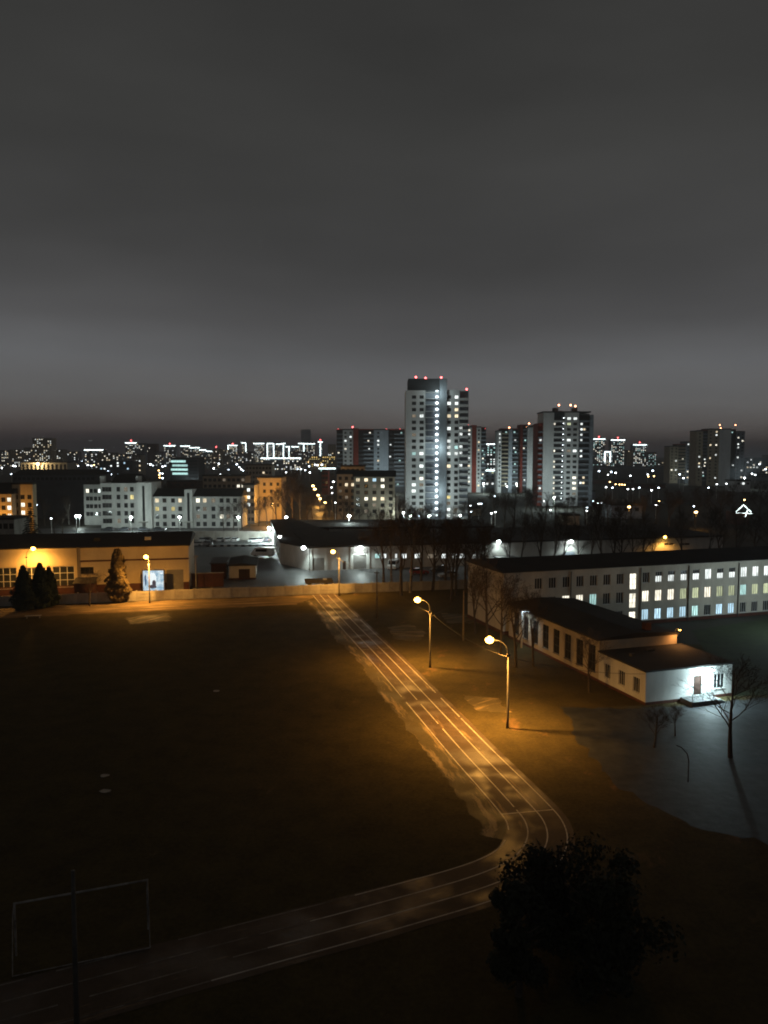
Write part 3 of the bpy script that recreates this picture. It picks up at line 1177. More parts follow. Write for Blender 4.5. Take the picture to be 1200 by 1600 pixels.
# ------------------------------------------------------------------ backlit poster board
BP = G(230, 936) + Vector((0, 4.2, 0))
bb = thing('poster_board', 'square backlit poster with pale blue picture behind the fence', 'billboard', BP, R(6))
bx = xof(230, BP.y) - BP.x
wbd = 31.5 * BP.y / F
z0, z1 = zof(922.5, BP.y), zof(891.5, BP.y)
mb = MB()
mb.box(-wbd / 2 - .18, wbd / 2 + .18, 0, .35, z0 - .18, z1 + .18)
mb.build('cabinet', M['darkframe'], bb)
m, nt, bs = new_mat('poster_backlight')
N, L = nt.nodes, nt.links
N.remove(bs)
em = N.new('ShaderNodeEmission')
tc = N.new('ShaderNodeTexCoord')
no = N.new('ShaderNodeTexNoise')
no.inputs['Scale'].default_value = 1.1
no.inputs['Detail'].default_value = 3
L.new(tc.outputs['Object'], no.inputs['Vector'])
rp = N.new('ShaderNodeValToRGB')
rp.color_ramp.elements[0].position, rp.color_ramp.elements[1].position = .38, .62
rp.color_ramp.elements[0].color = (.28, .45, .58, 1)
rp.color_ramp.elements[1].color = (.72, .85, .9, 1)
L.new(no.outputs['Fac'], rp.inputs[0])
L.new(rp.outputs[0], em.inputs[0])
em.inputs[1].default_value = 1.0
L.new(em.outputs[0], N['Material Output'].inputs[0])
m.cycles.emission_sampling = 'NONE'
M['poster'] = m
mb = MB()
mb.box(-wbd / 2, wbd / 2, -.03, -.002, z0, z1)
scr = mb.build('screen', M['poster'], bb)
M['pw'] = glow('poster_white', (.9, .98, 1), 1.0)
M['pd'] = glow('poster_dark', (.12, .1, .12), .6)
M['pb'] = glow('poster_blue', (.1, .2, .35), .7)


def blob(cx, cz, rx, rz, mat, name, y, wob, seed):
    rnd = random.Random(seed)
    mb = MB()
    sx, sz = wbd, z1 - z0
    mb.face([(-wbd / 2 + sx * (cx + rx * (1 + rnd.uniform(-wob, wob)) * math.cos(a)), y, z0 + sz * (cz + rz * (1 + rnd.uniform(-wob, wob)) * math.sin(a)))
             for a in (2 * math.pi * i / 18 for i in range(18))])
    mb.build(name, M[mat], scr)


blob(.46, .55, .2, .36, 'pw', 'pale_shape', -.036, .1, 1)
blob(.12, .52, .05, .3, 'pb', 'blue_figure', -.040, .2, 2)
blob(.54, .36, .1, .17, 'pd', 'dark_shape', -.042, .25, 3)
blob(.46, .2, .2, .1, 'pd', 'dark_base', -.045, .2, 4)
blob(.9, .86, .08, .05, 'pw', 'pale_corner', -.038, .2, 5)
for x in (-wbd / 2 + .3, wbd / 2 - .3):
    mb = MB()
    mb.box(x - .1, x + .1, .06, .26, 0, z0 - .18)
    mb.build('leg', M['steel'], bb)
lp = bpy.data.lights.new('poster_light', 'AREA')
lp.energy, lp.size, lp.color = 220, wbd * .9, (.75, .92, 1)
lo = bpy.data.objects.new('lamp_light', lp)
COL.objects.link(lo)
lo.parent = bb
lo.location = (0, -.12, (z0 + z1) / 2)
lo.rotation_euler = (R(90), 0, 0)

# ------------------------------------------------------------------ white warehouse in the middle distance
VA = R(13.0)
VO = Vector((-17.5, 182.8, 0))
VH = 5.5
depot = thing('depot_building', 'long white single storey depot with dark flat roof and floodlit gates', 'depot', VO, VA)
VL = 112.0
vu = lambda px, z=3: ualong(px, VO.x, VO.y, VA, z)
vz = lambda px, y: zof(y, VO.y + vu(px) * math.sin(VA))
rect = []
gates = [(vu(488.5), vu(507), .03, vz(498, 872)), (vu(552), vu(572.5), .03, vz(562, 867))]
dop = (vu(535.5), vu(540.5), .05, 2.1)
wpx = [(585.5, 594.5, 'lit_cyan'), (596.5, 604, 'lit_white'), (617, 621, 'lit_white'), (628, 635.5, 'lit_white'), (648, 656, 'lit_white'), (668, 684, 'lit_dim'), (690, 697, 'lit_white'),
       (707, 715, 'lit_white'), (718, 727, 'lit_white'), (738, 744, 'lit_white'), (1037, 1053, 'glass'), (1062, 1078, 'glass')]
wr = []
for a, b, m in wpx:
    z = (vz((a + b) / 2, 872.5), vz((a + b) / 2, 865)) if a < 900 else (vz(a, 852.5), vz(a, 848.5))
    wr.append((vu(a), vu(b), z[0], z[1], m))
mb = MB()
shell(mb, 0, VL, 0, 34, 0, VH, gates + [dop] + [w[:4] for w in wr], mtop=1)
mb.build('wall', [M['white'], M['roof']], depot)
for a, b, c, d, m in wr:
    window(depot, (a + b) / 2, c, b - a, d - c, m, 2, 1, .08)
for a, b, c, d in gates:
    mb = MB()
    n = 8
    for i in range(n):
        z = c + (d - c) * i / n
        mb.box(a + .02, b - .02, .07 + .01 * (i % 2), .15, z + .01, z + (d - c) / n - .01)
    mb.box(a + .01, b - .01, .151, .17, c, d)
    mb.build('roller_gate', M['gate'], depot)
mb = MB()
a, b, c, d = dop
mb.box(a, b, .08, .14, c, d)
mb.build('door', M['browngate'], depot)
mb = MB()
mb.box(-.3, VL + .3, -.45, 34.3, VH + .004, VH + .4)
mb.build('roof', M['roof'], depot)
for u in (vu(486), vu(510), vu(549), vu(576)):
    mb = MB()
    mb.box(u - .25, u + .25, -.18, -.004, 0, VH)
    mb.build('pilaster', M['white'], depot)
for i, u in enumerate((14, 30, 47, 70)):
    mb = MB()
    mb.box(u, u + 2.2, 10, 12, VH + .4, VH + 1.1)
    mb.build('roof_vent', M['roofmetal'], depot)
# angled wing of the depot along the courtyard
P0 = Vector((-17.5, 182.8, 0))
wing = thing('depot_wing', 'angled white side wing of the depot along the lit courtyard', 'depot', P0, 0)
poly = [Vector(p) - P0.xy for p in ((-17.9, 183.1), (-13.2, 213.5), (-30.5, 262), (-38, 258), (-26.3, 195))]
mb = MB()
mb.prism([tuple(p) for p in poly], 0, VH - .1, 0, 1)
mb.build('wall', [M['white'], M['roof']], wing)
mb = MB()
cx = sum((p for p in poly), Vector((0, 0))) / 5
mb.prism([tuple(cx + (p - cx) * 1.025) for p in poly], VH - .09, VH + .25)
mb.build('roof', M['roof'], wing)
for i in range(5):
    mb = MB()
    p = poly[4].lerp(poly[3], .08 + .2 * i)
    q = poly[4].lerp(poly[3], .16 + .2 * i)
    n = Vector((-.975, -.19)) * .06
    mb.face([(*(p + n), 1.8), (*(p + n), 3.6), (*(q + n), 3.6), (*(q + n), 1.8)][::-1])
    mb.build('window', M['glass'], wing)


def dpt(px, off, z):
    u = vu(px, z)
    return Vector((VO.x + u * math.cos(VA) + off * math.sin(VA), VO.y + u * math.sin(VA) - off * math.cos(VA), z))


def floodlight(loc, rz, label, power, col=LED, lens='lamp', big=1.0, spot=170, aim=(0, -.5, -1)):
    t = thing('floodlight', label, 'floodlight', loc, rz)
    mb = MB()
    mb.tube([(0, 0, 0), (0, -.3, .12), (0, -.75, .1)], .05, 6)
    mb.build('bracket', M['steel'], t)
    mb = MB()
    mb.box(-.35 * big, .35 * big, -1.05, -.7, .1, .2)
    hd = mb.build('lamp_head', M['steel'], t)
    mb = MB()
    mb.ball((0, -.9, .1), .34 * big, .24 * big, .26 * big, 10, 6)
    mb.build('lens', M[lens], hd)
    add_light(t, (0, -1.0, -.25), col, power, spot, .2, aim, .5)
    return t


floodlight(dpt(473.5, .2, VH + .1), VA, 'white floodlight on the courtyard corner of the depot', 3600, big=1.5)
floodlight(dpt(562, .1, VH - .3), VA, 'white floodlight over the middle depot gate', 3200, big=1.6)
floodlight(dpt(777, .1, VH + .2), VA, 'white floodlight on the depot wall above a low dark shed', 1300, big=1.6)
floodlight(dpt(889.5, .1, VH - .2), VA, 'white floodlight above a blue door on the depot wall', 2400, big=1.6)
floodlight(dpt(1035, .3, VH + .3), VA, 'orange floodlight above two slot windows of the depot', 3000, SOD, 'sodium', 1.3)
mb = MB()
mb.box(-1.6, 1.6, -.08, .0, 0, 2.6)
tag(mb.build('blue_door', M['bluepanel'], None, dpt(888, .12, 0), VA), 'blue sliding door in the floodlit depot wall', 'door')
t = thing('low_shed', 'low dark shed in front of the floodlit depot wall', 'shed', dpt(777, 5.5, 0), VA)
mb = MB()
mb.box(-2.4, 2.4, -1.5, 1.5, 0, 2.5)
mb.build('wall', M['brick'], t)
mb = MB()
mb.box(-2.7, 2.7, -1.8, 1.8, 2.504, 2.7)
mb.build('roof', M['roofmetal'], t)

# second depot hall behind, with a pale wall strip over the first roof
D2 = 246.0
x0, x1 = xof(443, D2), xof(772, D2)
rear = thing('rear_depot', 'low depot hall behind with a pale wall strip under its dark roof', 'depot', (x0, D2, 0), R(2))
w = x1 - x0
z = zof(826.5, D2)
mb = MB()
xs = xof(514, D2) - x0
mb.box(xs, w, 0, 26, 0, z)
mb.build('wall', M['white'], rear)
mb = MB()
mb.box(-.4, w + .4, -.7, 26.4, z + .004, z + .7)
mb.build('roof', M['roof'], rear)
mb = MB()
mb.box(0, xs - .01, -1.2, 26, 0, z - .01)
mb.build('dark_annex', M['brick'], rear)
for i in range(1, 12):
    u = xs + (w - xs) * i / 12
    mb = MB()
    mb.box(u - .18, u + .18, -.2, -.003, 0, z)
    mb.build('pilaster', M['concrete'], rear)

# garage hut in the courtyard
g0 = G(358, 906)
hut = thing('garage_hut', 'small pale garage hut with dark pitched roof and brown gate in the courtyard', 'garage', g0, R(8))
gw = 41.5 * g0.y / F
mb = MB()
shell(mb, 0, gw, 0, 13, 0, 3.1, [(gw * .36, gw * .78, .05, 2.35)])
mb.build('wall', M['plaster'], hut)
mb = MB()
mb.box(gw * .36, gw * .57 - .02, .08, .14, .05, 2.33)
mb.box(gw * .57 + .02, gw * .78, .08, .14, .05, 2.33)
mb.build('gate', M['browngate'], hut)
mb = MB()
gable_roof(mb, 0, gw, 0, 13, 3.11, .45, .3, .15, 'y')
mb.build('roof', M['roof'], hut)
mb = MB()
mb.box(-.05, gw + .05, -.06, 13.05, 0, .35)
mb.build('plinth', M['plinth'], hut)
hut2 = thing('brick_store', 'dark brick store beside the pale garage hut', 'store', G(330, 905), R(8))
mb = MB()
mb.box(0, 3.2, 0, 10, 0, 3.4)
mb.build('wall', M['brick'], hut2)
mb = MB()
mb.box(-.3, 3.4, -.3, 10.3, 3.404, 3.6)
mb.build('roof', M['roofmetal'], hut2)
bw = thing('brick_wall', 'dark red brick yard wall between the warehouse and the garage hut', 'wall', G(299, 918), R(10))
mb = MB()
mb.box(0, 6.6, 0, .35, 0, 2.9)
mb.build('brickwork', M['brick'], bw)
mb = MB()
mb.box(-.08, 6.68, -.08, .43, 2.904, 3.02)
mb.build('coping', M['concrete'], bw)
plain_pole(G(306.5, 921), 7.2, 'pale concrete pole beside the warehouse gate end', 0, 'concrete', True)

# panelled concrete wall behind the parked cars
CWA = R(-2)
cw0 = G(284, 843.5)
cwall = thing('panel_wall', 'lit concrete panel wall behind the row of parked cars', 'wall', cw0, CWA)
pitch = 17.8 * cw0.y / F
mb = MB()
mb.box(.1, pitch - .1, -.05, .05, 0, 2.9)
mb.box(.3, pitch - .3, -.08, -.05, .3, 2.6)
pm = mb.mesh('concrete_panel', M['concrete'])
mb = MB()
mb.box(-.12, .12, -.14, .14, 0, 3.1)
po = mb.mesh('post', M['concrete'])
for i in range(9):
    put('post', po, cwall, (i * pitch, 0, 0))
    if i < 8:
        put('concrete_panel', pm, cwall, (i * pitch, 0, 0))
kb = thing('striped_barrier', 'low barrier of white and dark blocks across the courtyard', 'barrier', G(322, 854), R(3))
for i in range(20):
    mb = MB()
    mb.box(i * 1.05, i * 1.05 + 1.0, -.15, .15, 0, .45)
    mb.build('kerb_block', M['whitepaint' if i % 2 else 'darkframe'], kb)
#%%CITY
# ------------------------------------------------------------------ lamp masts in the city
def yard_lamp(base, h, label, power=0.0, col=LED, lens='lamp', size=.4, group=None, arm=0.0, spot=None):
    t = thing('street_lamp', label, 'street lamp', base, 0, group)
    mb = MB()
    r = .07 + size * .06
    mb.tube([(0, 0, 0), (0, 0, h - .1)], [r * 1.4, r], 6)
    mb.build('pole', M['whitepaint'] if col is LED else M['steel'], t)
    mb = MB()
    if arm:
        mb.tube([(0, 0, h - .15), (arm * .5, 0, h + .25), (arm, 0, h + .3)], r * .7, 5)
    mb.box(arm - size * .8, arm + size * .8, -size * .5, size * .5, h + .3, h + .3 + size * .35)
    hd = mb.build('lamp_head', M['steel'], t)
    mb = MB()
    mb.ball((arm, 0, h + .28 - size * .3), size, size * .8, size * .75, 10, 6)
    mb.build('lens', M[lens], hd, smooth=True)
    if power:
        add_light(t, (arm, 0, h - size - .15), col, power, spot, .3)
    return t


def facade_mast(t, dx, dy, h, power, col=LED, size=.55, label='added white fill light mast at the foot of the panel towers', group='added fill light masts below the towers'):  # white masts are added fill lights for the facades, no lamp known there
    lens = 'lamp' if col is LED else 'sodium_far'
    return yard_lamp(Vector((t.location.x + dx, t.location.y + dy, 0)), h, label, power, col, lens, size, group)


# ------------------------------------------------------------------ white residential block
WB = 289.0
wb0 = xof(112, WB)
flats = thing('white_apartment_block', 'white old apartment block of four and five storeys with stair towers', 'apartment block', (wb0, WB, 0), 0)
fx = lambda px: xof(px, WB, 8) - wb0
fz = lambda y: zof(y, WB)
LITB = {(206.5, 776.7): 'lit_yellow', (197, 764.5): 'lit_dim', (185.5, 814): 'lit_dim'}
LITC = {(245, 782): 'lit_warm', (245, 795): 'lit_yellow', (270, 795): 'lit_yellow', (281, 782): 'lit_warm', (309, 782): 'lit_cream', (319.5, 782): 'lit_warm',
        (319.5, 795): 'lit_dim', (309, 807): 'lit_dim', (346, 807): 'lit_cream', (356, 807): 'lit_dim', (333, 782): 'lit_dim'}
LITA = {(118, 767): 'lit_cream', (124, 775): 'lit_cream', (138, 767): 'lit_white', (141, 779): 'lit_white', (146, 779): 'lit_cream', (150, 779): 'lit_cream'}


def fblock(p0, p1, ytop, y0, dep, cols, rows, litmap, w, h, strip_px=None, name='wall'):
    rc, ws = [], []
    yy = WB + y0
    for cx in cols:
        for ry in rows:
            x = fx(cx)
            z = max(.6, zof(ry, yy) - h / 2)
            rc.append((x - w / 2, x + w / 2, z, z + h))
            ws.append((x, z, w, h, litmap.get((cx, ry), 'glass')))
    if strip_px:
        x = fx(strip_px)
        rc.append((x - .45, x + .45, 2.6, zof(ytop, yy) - 1.2))
        ws.append((x, 2.6, .9, zof(ytop, yy) - 3.8, 'glass'))
    mb = MB()
    shell(mb, fx(p0), fx(p1), y0, y0 + dep, 0, zof(ytop, yy), rc, t=.15)
    mb.build(name, M['white'], flats)
    for x, z, w, h, m in ws:
        flat_window(flats, x, z, w, h, m, 'darkframe' if m == 'glass' else 'frame', y=y0)
    return zof(ytop, yy)


rowB = (764.5, 776.7, 789.7, 802, 814)
rowC = (782, 795, 807, 820)
fblock(112, 156, 757, 12.0, 14, (118, 124, 131, 138, 144.5, 151), (767, 779, 791, 803), LITA, 1.3, 1.6)
zB = fblock(157.5, 215, 755, 0, 14, (163, 167.5, 172, 185.5, 197, 206.5), rowB, LITB, 1.35, 1.75)
zT = fblock(215.1, 238.5, 754, -1.2, 13, (), (), {}, 1, 1, 226)
zC = fblock(238.6, 376, 776, .4, 13, (245, 256.7, 270, 281, 309, 319.5, 333, 346, 356, 367), rowC, LITC, 1.45, 1.65)
zS = fblock(289.5, 301.5, 765, -1.0, 8, (), (), {}, 1, 1, 295.5, 'stair_tower')
for p0, p1, z, y0, dep, rise in ((112, 156, zof(757, WB + 12), 12, 14, 1.0), (175, 213, zB, 1, 12, 3.2), (240, 376, zC, .4, 13, 2.7)):
    mb = MB()
    gable_roof(mb, fx(p0), fx(p1), y0, y0 + dep, z + .01, rise, .35, .15)
    mb.build('roof', M['roof'], flats)
for i, px in enumerate((157.5, 214)):
    mb = MB()
    mb.box(fx(px) - .8, fx(px) + .8, 2, 4, zB, zB + 2.6)
    mb.build('chimney', M['white'], flats)
for px in (226, 295.5):
    mb = MB()
    mb.box(fx(px) - 1.6, fx(px) + 1.6, -2.8, -1.25, 2.3, 2.45)
    mb.build('entrance_canopy', M['concrete'], flats)
    mb = MB()
    mb.box(fx(px) - .6, fx(px) + .6, -1.3, -1.21, 0, 2.1)
    mb.build('entrance_door', M['darkframe'], flats)


# ------------------------------------------------------------------ ordinary blocks: (px range, roof row, distance)
def block(label, px0, px1, ytop, D, dep, wall, cols, rows, lit, w=1.3, h=1.5, rz=0.0, name='apartment_block', cat='apartment block', group=None,
          roof='flat', storey=2.8, z0=1.2, litmats=('lit_warm', 'lit_cream', 'lit_white'), seed=0, skip=(), dark='glass', beacons=0, rise=2.0, top=None):
    """one building with every window its own part; lit = dict (col,row from top)->material or a share"""
    rnd = random.Random(seed + int(px0 * 7))
    x0, x1 = xof(px0, D), xof(px1, D)
    zt = zof(ytop, D)
    t = thing(name, label, cat, (x0, D, 0), rz, group)
    W = x1 - x0
    mb = MB()
    rc = []
    ws = []
    for r in range(rows):
        z = zt - (top or 1.0) - h - r * storey
        if z < .5:
            continue
        for c in range(cols):
            if (c, r) in skip:
                continue
            x = W * (c + .5) / cols
            rc.append((x - w / 2, x + w / 2, z, z + h))
            if isinstance(lit, dict):
                m = lit.get((c, r), dark)
            else:
                m = rnd.choice(litmats) if rnd.random() < lit else dark
            ws.append((x, z, m))
    shell(mb, 0, W, 0, dep, 0, zt, rc, t=.15)
    mb.build('wall', M[wall], t)
    for x, z, m in ws:
        flat_window(t, x, z, w, h, m, 'darkframe' if m == dark else 'frame')
    mb = MB()
    if roof == 'flat':
        mb.box(-.25, W + .25, -.25, dep + .25, zt + .004, zt + .5)
        rf = mb.build('roof', M['roof'], t)
    else:
        gable_roof(mb, 0, W, 0, dep, zt + .01, rise, .5, .15)
        rf = mb.build('roof', M['roof'], t)
    for i in range(beacons):
        mb = MB()
        x = W * (i + .5) / beacons
        mb.tube([(x, 1, zt + .5), (x, 1, zt + 1.6)], .05, 5)
        b = mb.build('beacon_mast', M['steel'], t)
        mb = MB()
        mb.ball((x, 1, zt + 1.8), .35, n=8, m=5)
        mb.build('beacon', M['beacon'], b)
    return t, W, zt


Lb = {(0, 0): 'lit_warm', (1, 0): 'lit_warm', (2, 0): 'lit_blue', (3, 0): 'lit_cream', (2, 1): 'lit_dim', (3, 1): 'lit_cream', (1, 3): 'lit_cream', (2, 3): 'lit_warm', (3, 3): 'lit_warm',
      (2, 4): 'lit_dim', (1, 5): 'lit_dim', (0, 1): 'glass'}
block('beige six storey block with dark hipped roof and warm lit windows', 553, 617, 745, 300, 13, 'beige', 5, 6, Lb, 1.5, 1.4, storey=2.45, roof='gable', rise=2.2, top=.5)
block('darker beige block set back behind the bare street trees', 527, 556, 741, 318, 13, 'beige', 3, 6, {(1, 1): 'lit_warm', (2, 1): 'lit_warm', (0, 2): 'lit_dim', (1, 3): 'lit_dim'}, 1.3, 1.4, storey=2.6, roof='gable', rise=1.6)
block('tan rooftop storey of a block between the street and tall towers', 533, 570, 729, 345, 14, 'beige', 5, 6, 0.05, 1.2, 1.3)
# sodium lit end wall, blocks around it
t, W, zt = block('five storey block whose end wall glows orange from a street lamp', 398, 440, 747, 318, 16, 'ochre', 4, 4, {}, 1.1, 1.4, rz=0, storey=2.9, top=1.8, dark='glass')
facade_mast(t, W * .85, -13, 8.0, 12000, SOD, .2, 'sodium lamp mast before the orange glowing end wall', None)
block('grey block wing with three white lit windows beside trees', 380, 398, 758, 305, 12, 'concrete', 3, 5, {(1, 0): 'lit_white', (1, 1): 'lit_cream', (1, 2): 'lit_white'}, 1.2, 1.4, storey=2.9, top=1.2)
block('dim grey block with horizontal ledges behind the white apartment block', 318, 384, 744, 350, 14, 'beige', 9, 3, {(7, 1): 'lit_cream', (8, 1): 'lit_cream', (8, 0): 'lit_dim', (4, 0): 'lit_dim'}, 1.4, 1.4)
block('dim low block with pale parapet among dark trees', 384, 425, 727, 470, 14, 'concrete', 8, 4, 0.05, 1.3, 1.4)
# orange lit building on the left edge
t, W, zt = block('orange lit four storey wing with tall flat wall beside the spruce', 22, 54, 757, 232, 2.5, 'ochre', 3, 4, {(1, 1): 'lit_cream', (1, 2): 'lit_cream', (1, 3): 'lit_cream'}, 1.25, 1.35, storey=2.35, top=3.1)
facade_mast(t, W * -.2, -9, 5.2, 8000, SOD, .4, 'sodium lamp mast lighting the orange wing by the spruce', None)
t, W, zt = block('orange lit long wing with a column of bright windows', -40, 21, 772, 229, 14, 'ochre', 7, 3, {(6, 0): 'lit_cream', (6, 1): 'lit_cream', (6, 2): 'lit_cream', (3, 1): 'lit_warm'}, 1.25, 1.35, storey=2.4, top=1.0, roof='gable', rise=3.0)
t, W, zt = block('small flat roofed kiosk building under the orange lit wings', -30, 24, 812, 205, 9, 'concrete', 6, 1, {}, 1.2, 1.5, name='kiosk_building', cat='kiosk')
mb = MB()
mb.box(xof(3, 205) - xof(-30, 205), W - .2, -.12, -.02, zt + .02, zt + .4)
mb.build('light_strip', M['led'], t)
block('long dark shed roof rising beyond the orange lit wings', 22, 150, 742, 330, 20, 'darkpanel', 18, 1, {}, 1.4, 1.3, name='shed_building', cat='shed', roof='gable', rise=2.0)
t, W, zt = block('pale columned hall lit by one strong orange lamp', 34, 106, 723, 640, 20, 'plaster', 11, 2, {}, 2.0, 5.5, storey=8, name='columned_hall', cat='hall', top=1.2)
add_light(t, (W * .4, -5.5, zt - 2), (1, .72, .35), 9000, None, .3)
mb = MB()
mb.ball((W * .4, -3, zt - 1), 1.25, n=10, m=6)
mb.build('floodlight', M['sodium_far'], t)
# teal glazed office
D = 560.0
x0, x1 = xof(267, D), xof(312, D)
office = thing('glazed_office', 'office block with teal lit ribbon windows and a glazed stair end', 'office', (x0, D, 0), R(-6))
zt = zof(716, D)
W = x1 - x0
mb = MB()
mb.box(0, W, 0, 14, 0, zt)
mb.build('wall', M['darkpanel'], office)
for i in range(4):
    mb = MB()
    z = zt - 1.5 - i * 2.95
    xa, xb = W * (.02 + .05 * (i % 2)), W * (.62 if i else .55)
    mb.face([(xa, -.08, z - 1.5), (xb, -.08, z - 1.5), (xb, -.08, z), (xa, -.08, z)])
    mb.build('ribbon_window', M['lit_cyan'], office)
for i in range(6):
    mb = MB()
    z = zt - 1.3 - i * 2.2
    mb.face([(W * .66, -.08, z - 1.8), (W * .98, -.08, z - 1.8), (W * .98, -.08, z), (W * .66, -.08, z)])
    mb.build('stair_glazing', M['glass'], office)
mb = MB()
mb.box(-.3, W + .3, -.3, 14.3, zt + .004, zt + .6)
mb.build('roof', M['roofmetal'], office)
facade_mast(office, W * .75, -9, 8, 3000, LED, .7, 'added cool fill light mast in front of the glazed office', None)  # added fill light for the office front

# ------------------------------------------------------------------ the tall tower with the lit stair column
TD = 318.0
tx0 = xof(634, TD, 40)
tower = thing('stair_lit_tower', 'tallest tower with a column of bright stairwell lights and red roof beacons', 'tower', (tx0, TD, 0), 0)
tx = lambda px: xof(px, TD, 40) - tx0
tz = lambda y: zof(y, TD)
zp = lambda yy: tz(570 + yy / 6.157)
NF = 20
fl_h = (zp(310) - zp(1393)) / 18
zrow = lambda i: zp(310) - i * fl_h            # centre of floor i
wl_l = {(0, 3): 'lit_dim', (1, 3): 'lit_white', (0, 9): 'lit_cyan', (1, 9): 'lit_white', (1, 11): 'lit_white', (1, 13): 'lit_cream', (0, 14): 'lit_white', (0, 15): 'lit_white', (1, 14): 'lit_dim', (0, 6): 'lit_dim', (1, 18): 'lit_dim'}
wl_r = {(0, 1): 'lit_white', (1, 0): 'lit_white', (1, 1): 'lit_white', (1, 2): 'lit_warm', (0, 3): 'lit_warm', (1, 3): 'lit_warm', (0, 5): 'lit_white', (0, 7): 'lit_white', (0, 8): 'lit_white', (0, 9): 'lit_white',
        (1, 8): 'lit_cyan', (1, 9): 'lit_white', (0, 11): 'lit_warm', (0, 16): 'lit_yellow', (0, 17): 'lit_dim', (0, 18): 'lit_white', (1, 18): 'lit_dim', (0, 19): 'lit_white', (1, 19): 'lit_white'}


def slab(name, a, b, y0, y1, ztop, mat, cols, width, hgt, lm, floors=range(NF)):
    rc, ws = [], []
    for c, px in enumerate(cols):
        for i in floors:
            z = zrow(i) - hgt / 2
            if z < .6 or z + hgt > ztop - .3:
                continue
            x = tx(px)
            rc.append((x - width / 2, x + width / 2, z, z + hgt))
            ws.append((x, z, lm.get((c, i), 'glass')))
    mb = MB()
    shell(mb, tx(a), tx(b), y0, y1, 0, ztop, rc, t=.15, mtop=None)
    mb.build(name, M[mat], tower)
    for x, z, m in ws:
        flat_window(tower, x, z, width, hgt, m, 'darkframe' if m == 'glass' else 'frame', y=y0)


slab('west_wing', 634, 664.5, 0, 16, zp(245), 'panel', (646.8, 658.8), 1.7, 1.35, wl_l)
slab('east_wing', 698, 718, .3, 16, zp(240), 'panel', (701.8, 713.2), 1.5, 1.4, wl_r)
mb = MB()
mb.box(tx(664.5) + .01, tx(686.5) - .01, 2.2, 15, 0, zp(132) - .02)
mb.build('stair_core', M['slate'], tower)
mb = MB()
mb.box(tx(686.5), tx(698) - .01, -.6, 15.5, 0, zp(134))
mb.build('pier', M['slate'], tower)
mb = MB()
mb.box(tx(638), tx(686.5) - .01, .5, 15.2, zp(245) + .01, zp(132))
mb.build('crown', M['darkpanel'], tower)
mb = MB()
mb.box(tx(718) + .01, tx(732.5), 1.6, 15, 0, zp(250))
mb.build('balcony_core', M['slate'], tower)
lamp_me = None
mb = MB()
mb.ball((0, 0, 0), .5, .3, .42, 10, 6)
lamp_me = mb.mesh('stair_light', M['lamp_stair'])
mb = MB()
mb.box(0, tx(686.5) - tx(664.5) - .4, 0, 1.9, 0, .16)
slab_me = mb.mesh('landing', M['panel'])
mb = MB()
mb.box(0, tx(731.5) - tx(718.5), 0, 1.5, 0, 1.05)
bal_me = mb.mesh('balcony', M['panel'])
for i in range(-1, NF):
    z = zrow(i)
    if z < .5:
        continue
    put('landing', slab_me, tower, (tx(664.5) + .1, .2, z - .7))
    put('stair_light', lamp_me, tower, (tx(683), 1.6, z + .25))
    if i >= 0:
        put('balcony', bal_me, tower, (tx(718.5), .05, z - 1.4))
        if i in (5, 6, 9, 11, 8):
            flat_window(tower, tx(721), z - .3, 1.3, 1.2, 'lit_white', y=1.48)
for px, y in ((650, 588.5), (665, 590), (689.5, 589), (729.5, 607.5)):
    mb = MB()
    zb = (zp(132) if y < 600 else zp(245))
    mb.tube([(tx(px), 2, zb - .5), (tx(px), 2, tz(y))], .06, 5)
    bm = mb.build('beacon_mast', M['steel'], tower)
    mb = MB()
    mb.ball((tx(px), 2, tz(y)), .42, n=8, m=5)
    mb.build('beacon', M['beacon'], bm)
mb = MB()
mb.box(tx(664), tx(690), -5, -.7, 3.0, 3.4)
mb.build('entrance_canopy', M['panel'], tower)
add_light(tower, (tx(683), -3.5, 30), LED, 1200, None, .5)
add_light(tower, (tx(683), -3.5, 52), LED, 900, None, .5)
add_light(tower, (tx(683), -3.5, 12), LED, 900, None, .5)

# ------------------------------------------------------------------ the balcony tower to its right
BD = 410.0
bx0 = xof(841, BD, 30)
bt = thing('balcony_tower', 'white tower with dark balcony bands and roof machinery', 'tower', (bx0, BD, 0), 0)
bx = lambda px: xof(px, BD, 30) - bx0
bz = lambda yy: zof(610 + yy / 8.42, BD)
bfl = (bz(370) - bz(1430)) / 15
brow = lambda i: bz(370) - i * bfl
ztop = bz(292)
mb = MB()
mb.box(bx(848.5), bx(865), 0, 16, 0, ztop)
mb.build('gable_panel', M['panel'], bt)
mb = MB()
mb.box(bx(865) + .01, bx(882), 1.4, 16, 0, ztop - .01)
mb.build('loggia_core', M['darkpanel'], bt)
rc, ws = [], []
bl = {(0, 0): 'lit_white', (1, 0): 'lit_white', (0, 1): 'lit_green', (0, 4): 'lit_white', (1, 6): 'lit_white', (0, 6): 'lit_dim', (1, 11): 'lit_cream', (1, 12): 'lit_cream', (1, 13): 'lit_cream', (1, 14): 'lit_dim'}
for i in range(18):
    for c, px in enumerate((888.6, 898.2)):
        z = brow(i) - .7
        if z < .5:
            continue
        rc.append((bx(px) - 1.0, bx(px) + 1.0, z, z + 1.4))
        ws.append((bx(px), z, bl.get((c, i), 'glass')))
mb = MB()
shell(mb, bx(882) + .01, bx(904), .2, 16, 0, ztop, rc, t=.15)
mb.build('window_bay', M['panel'], bt)
for x, z, m in ws:
    flat_window(bt, x, z, 2.0, 1.4, m, 'darkframe' if m == 'glass' else 'frame', y=.2)
mb = MB()
mb.box(bx(904) + .01, bx(921.5), 1.8, 15, 0, ztop - .5)
mb.build('balcony_core', M['darkpanel'], bt)
mb = MB()
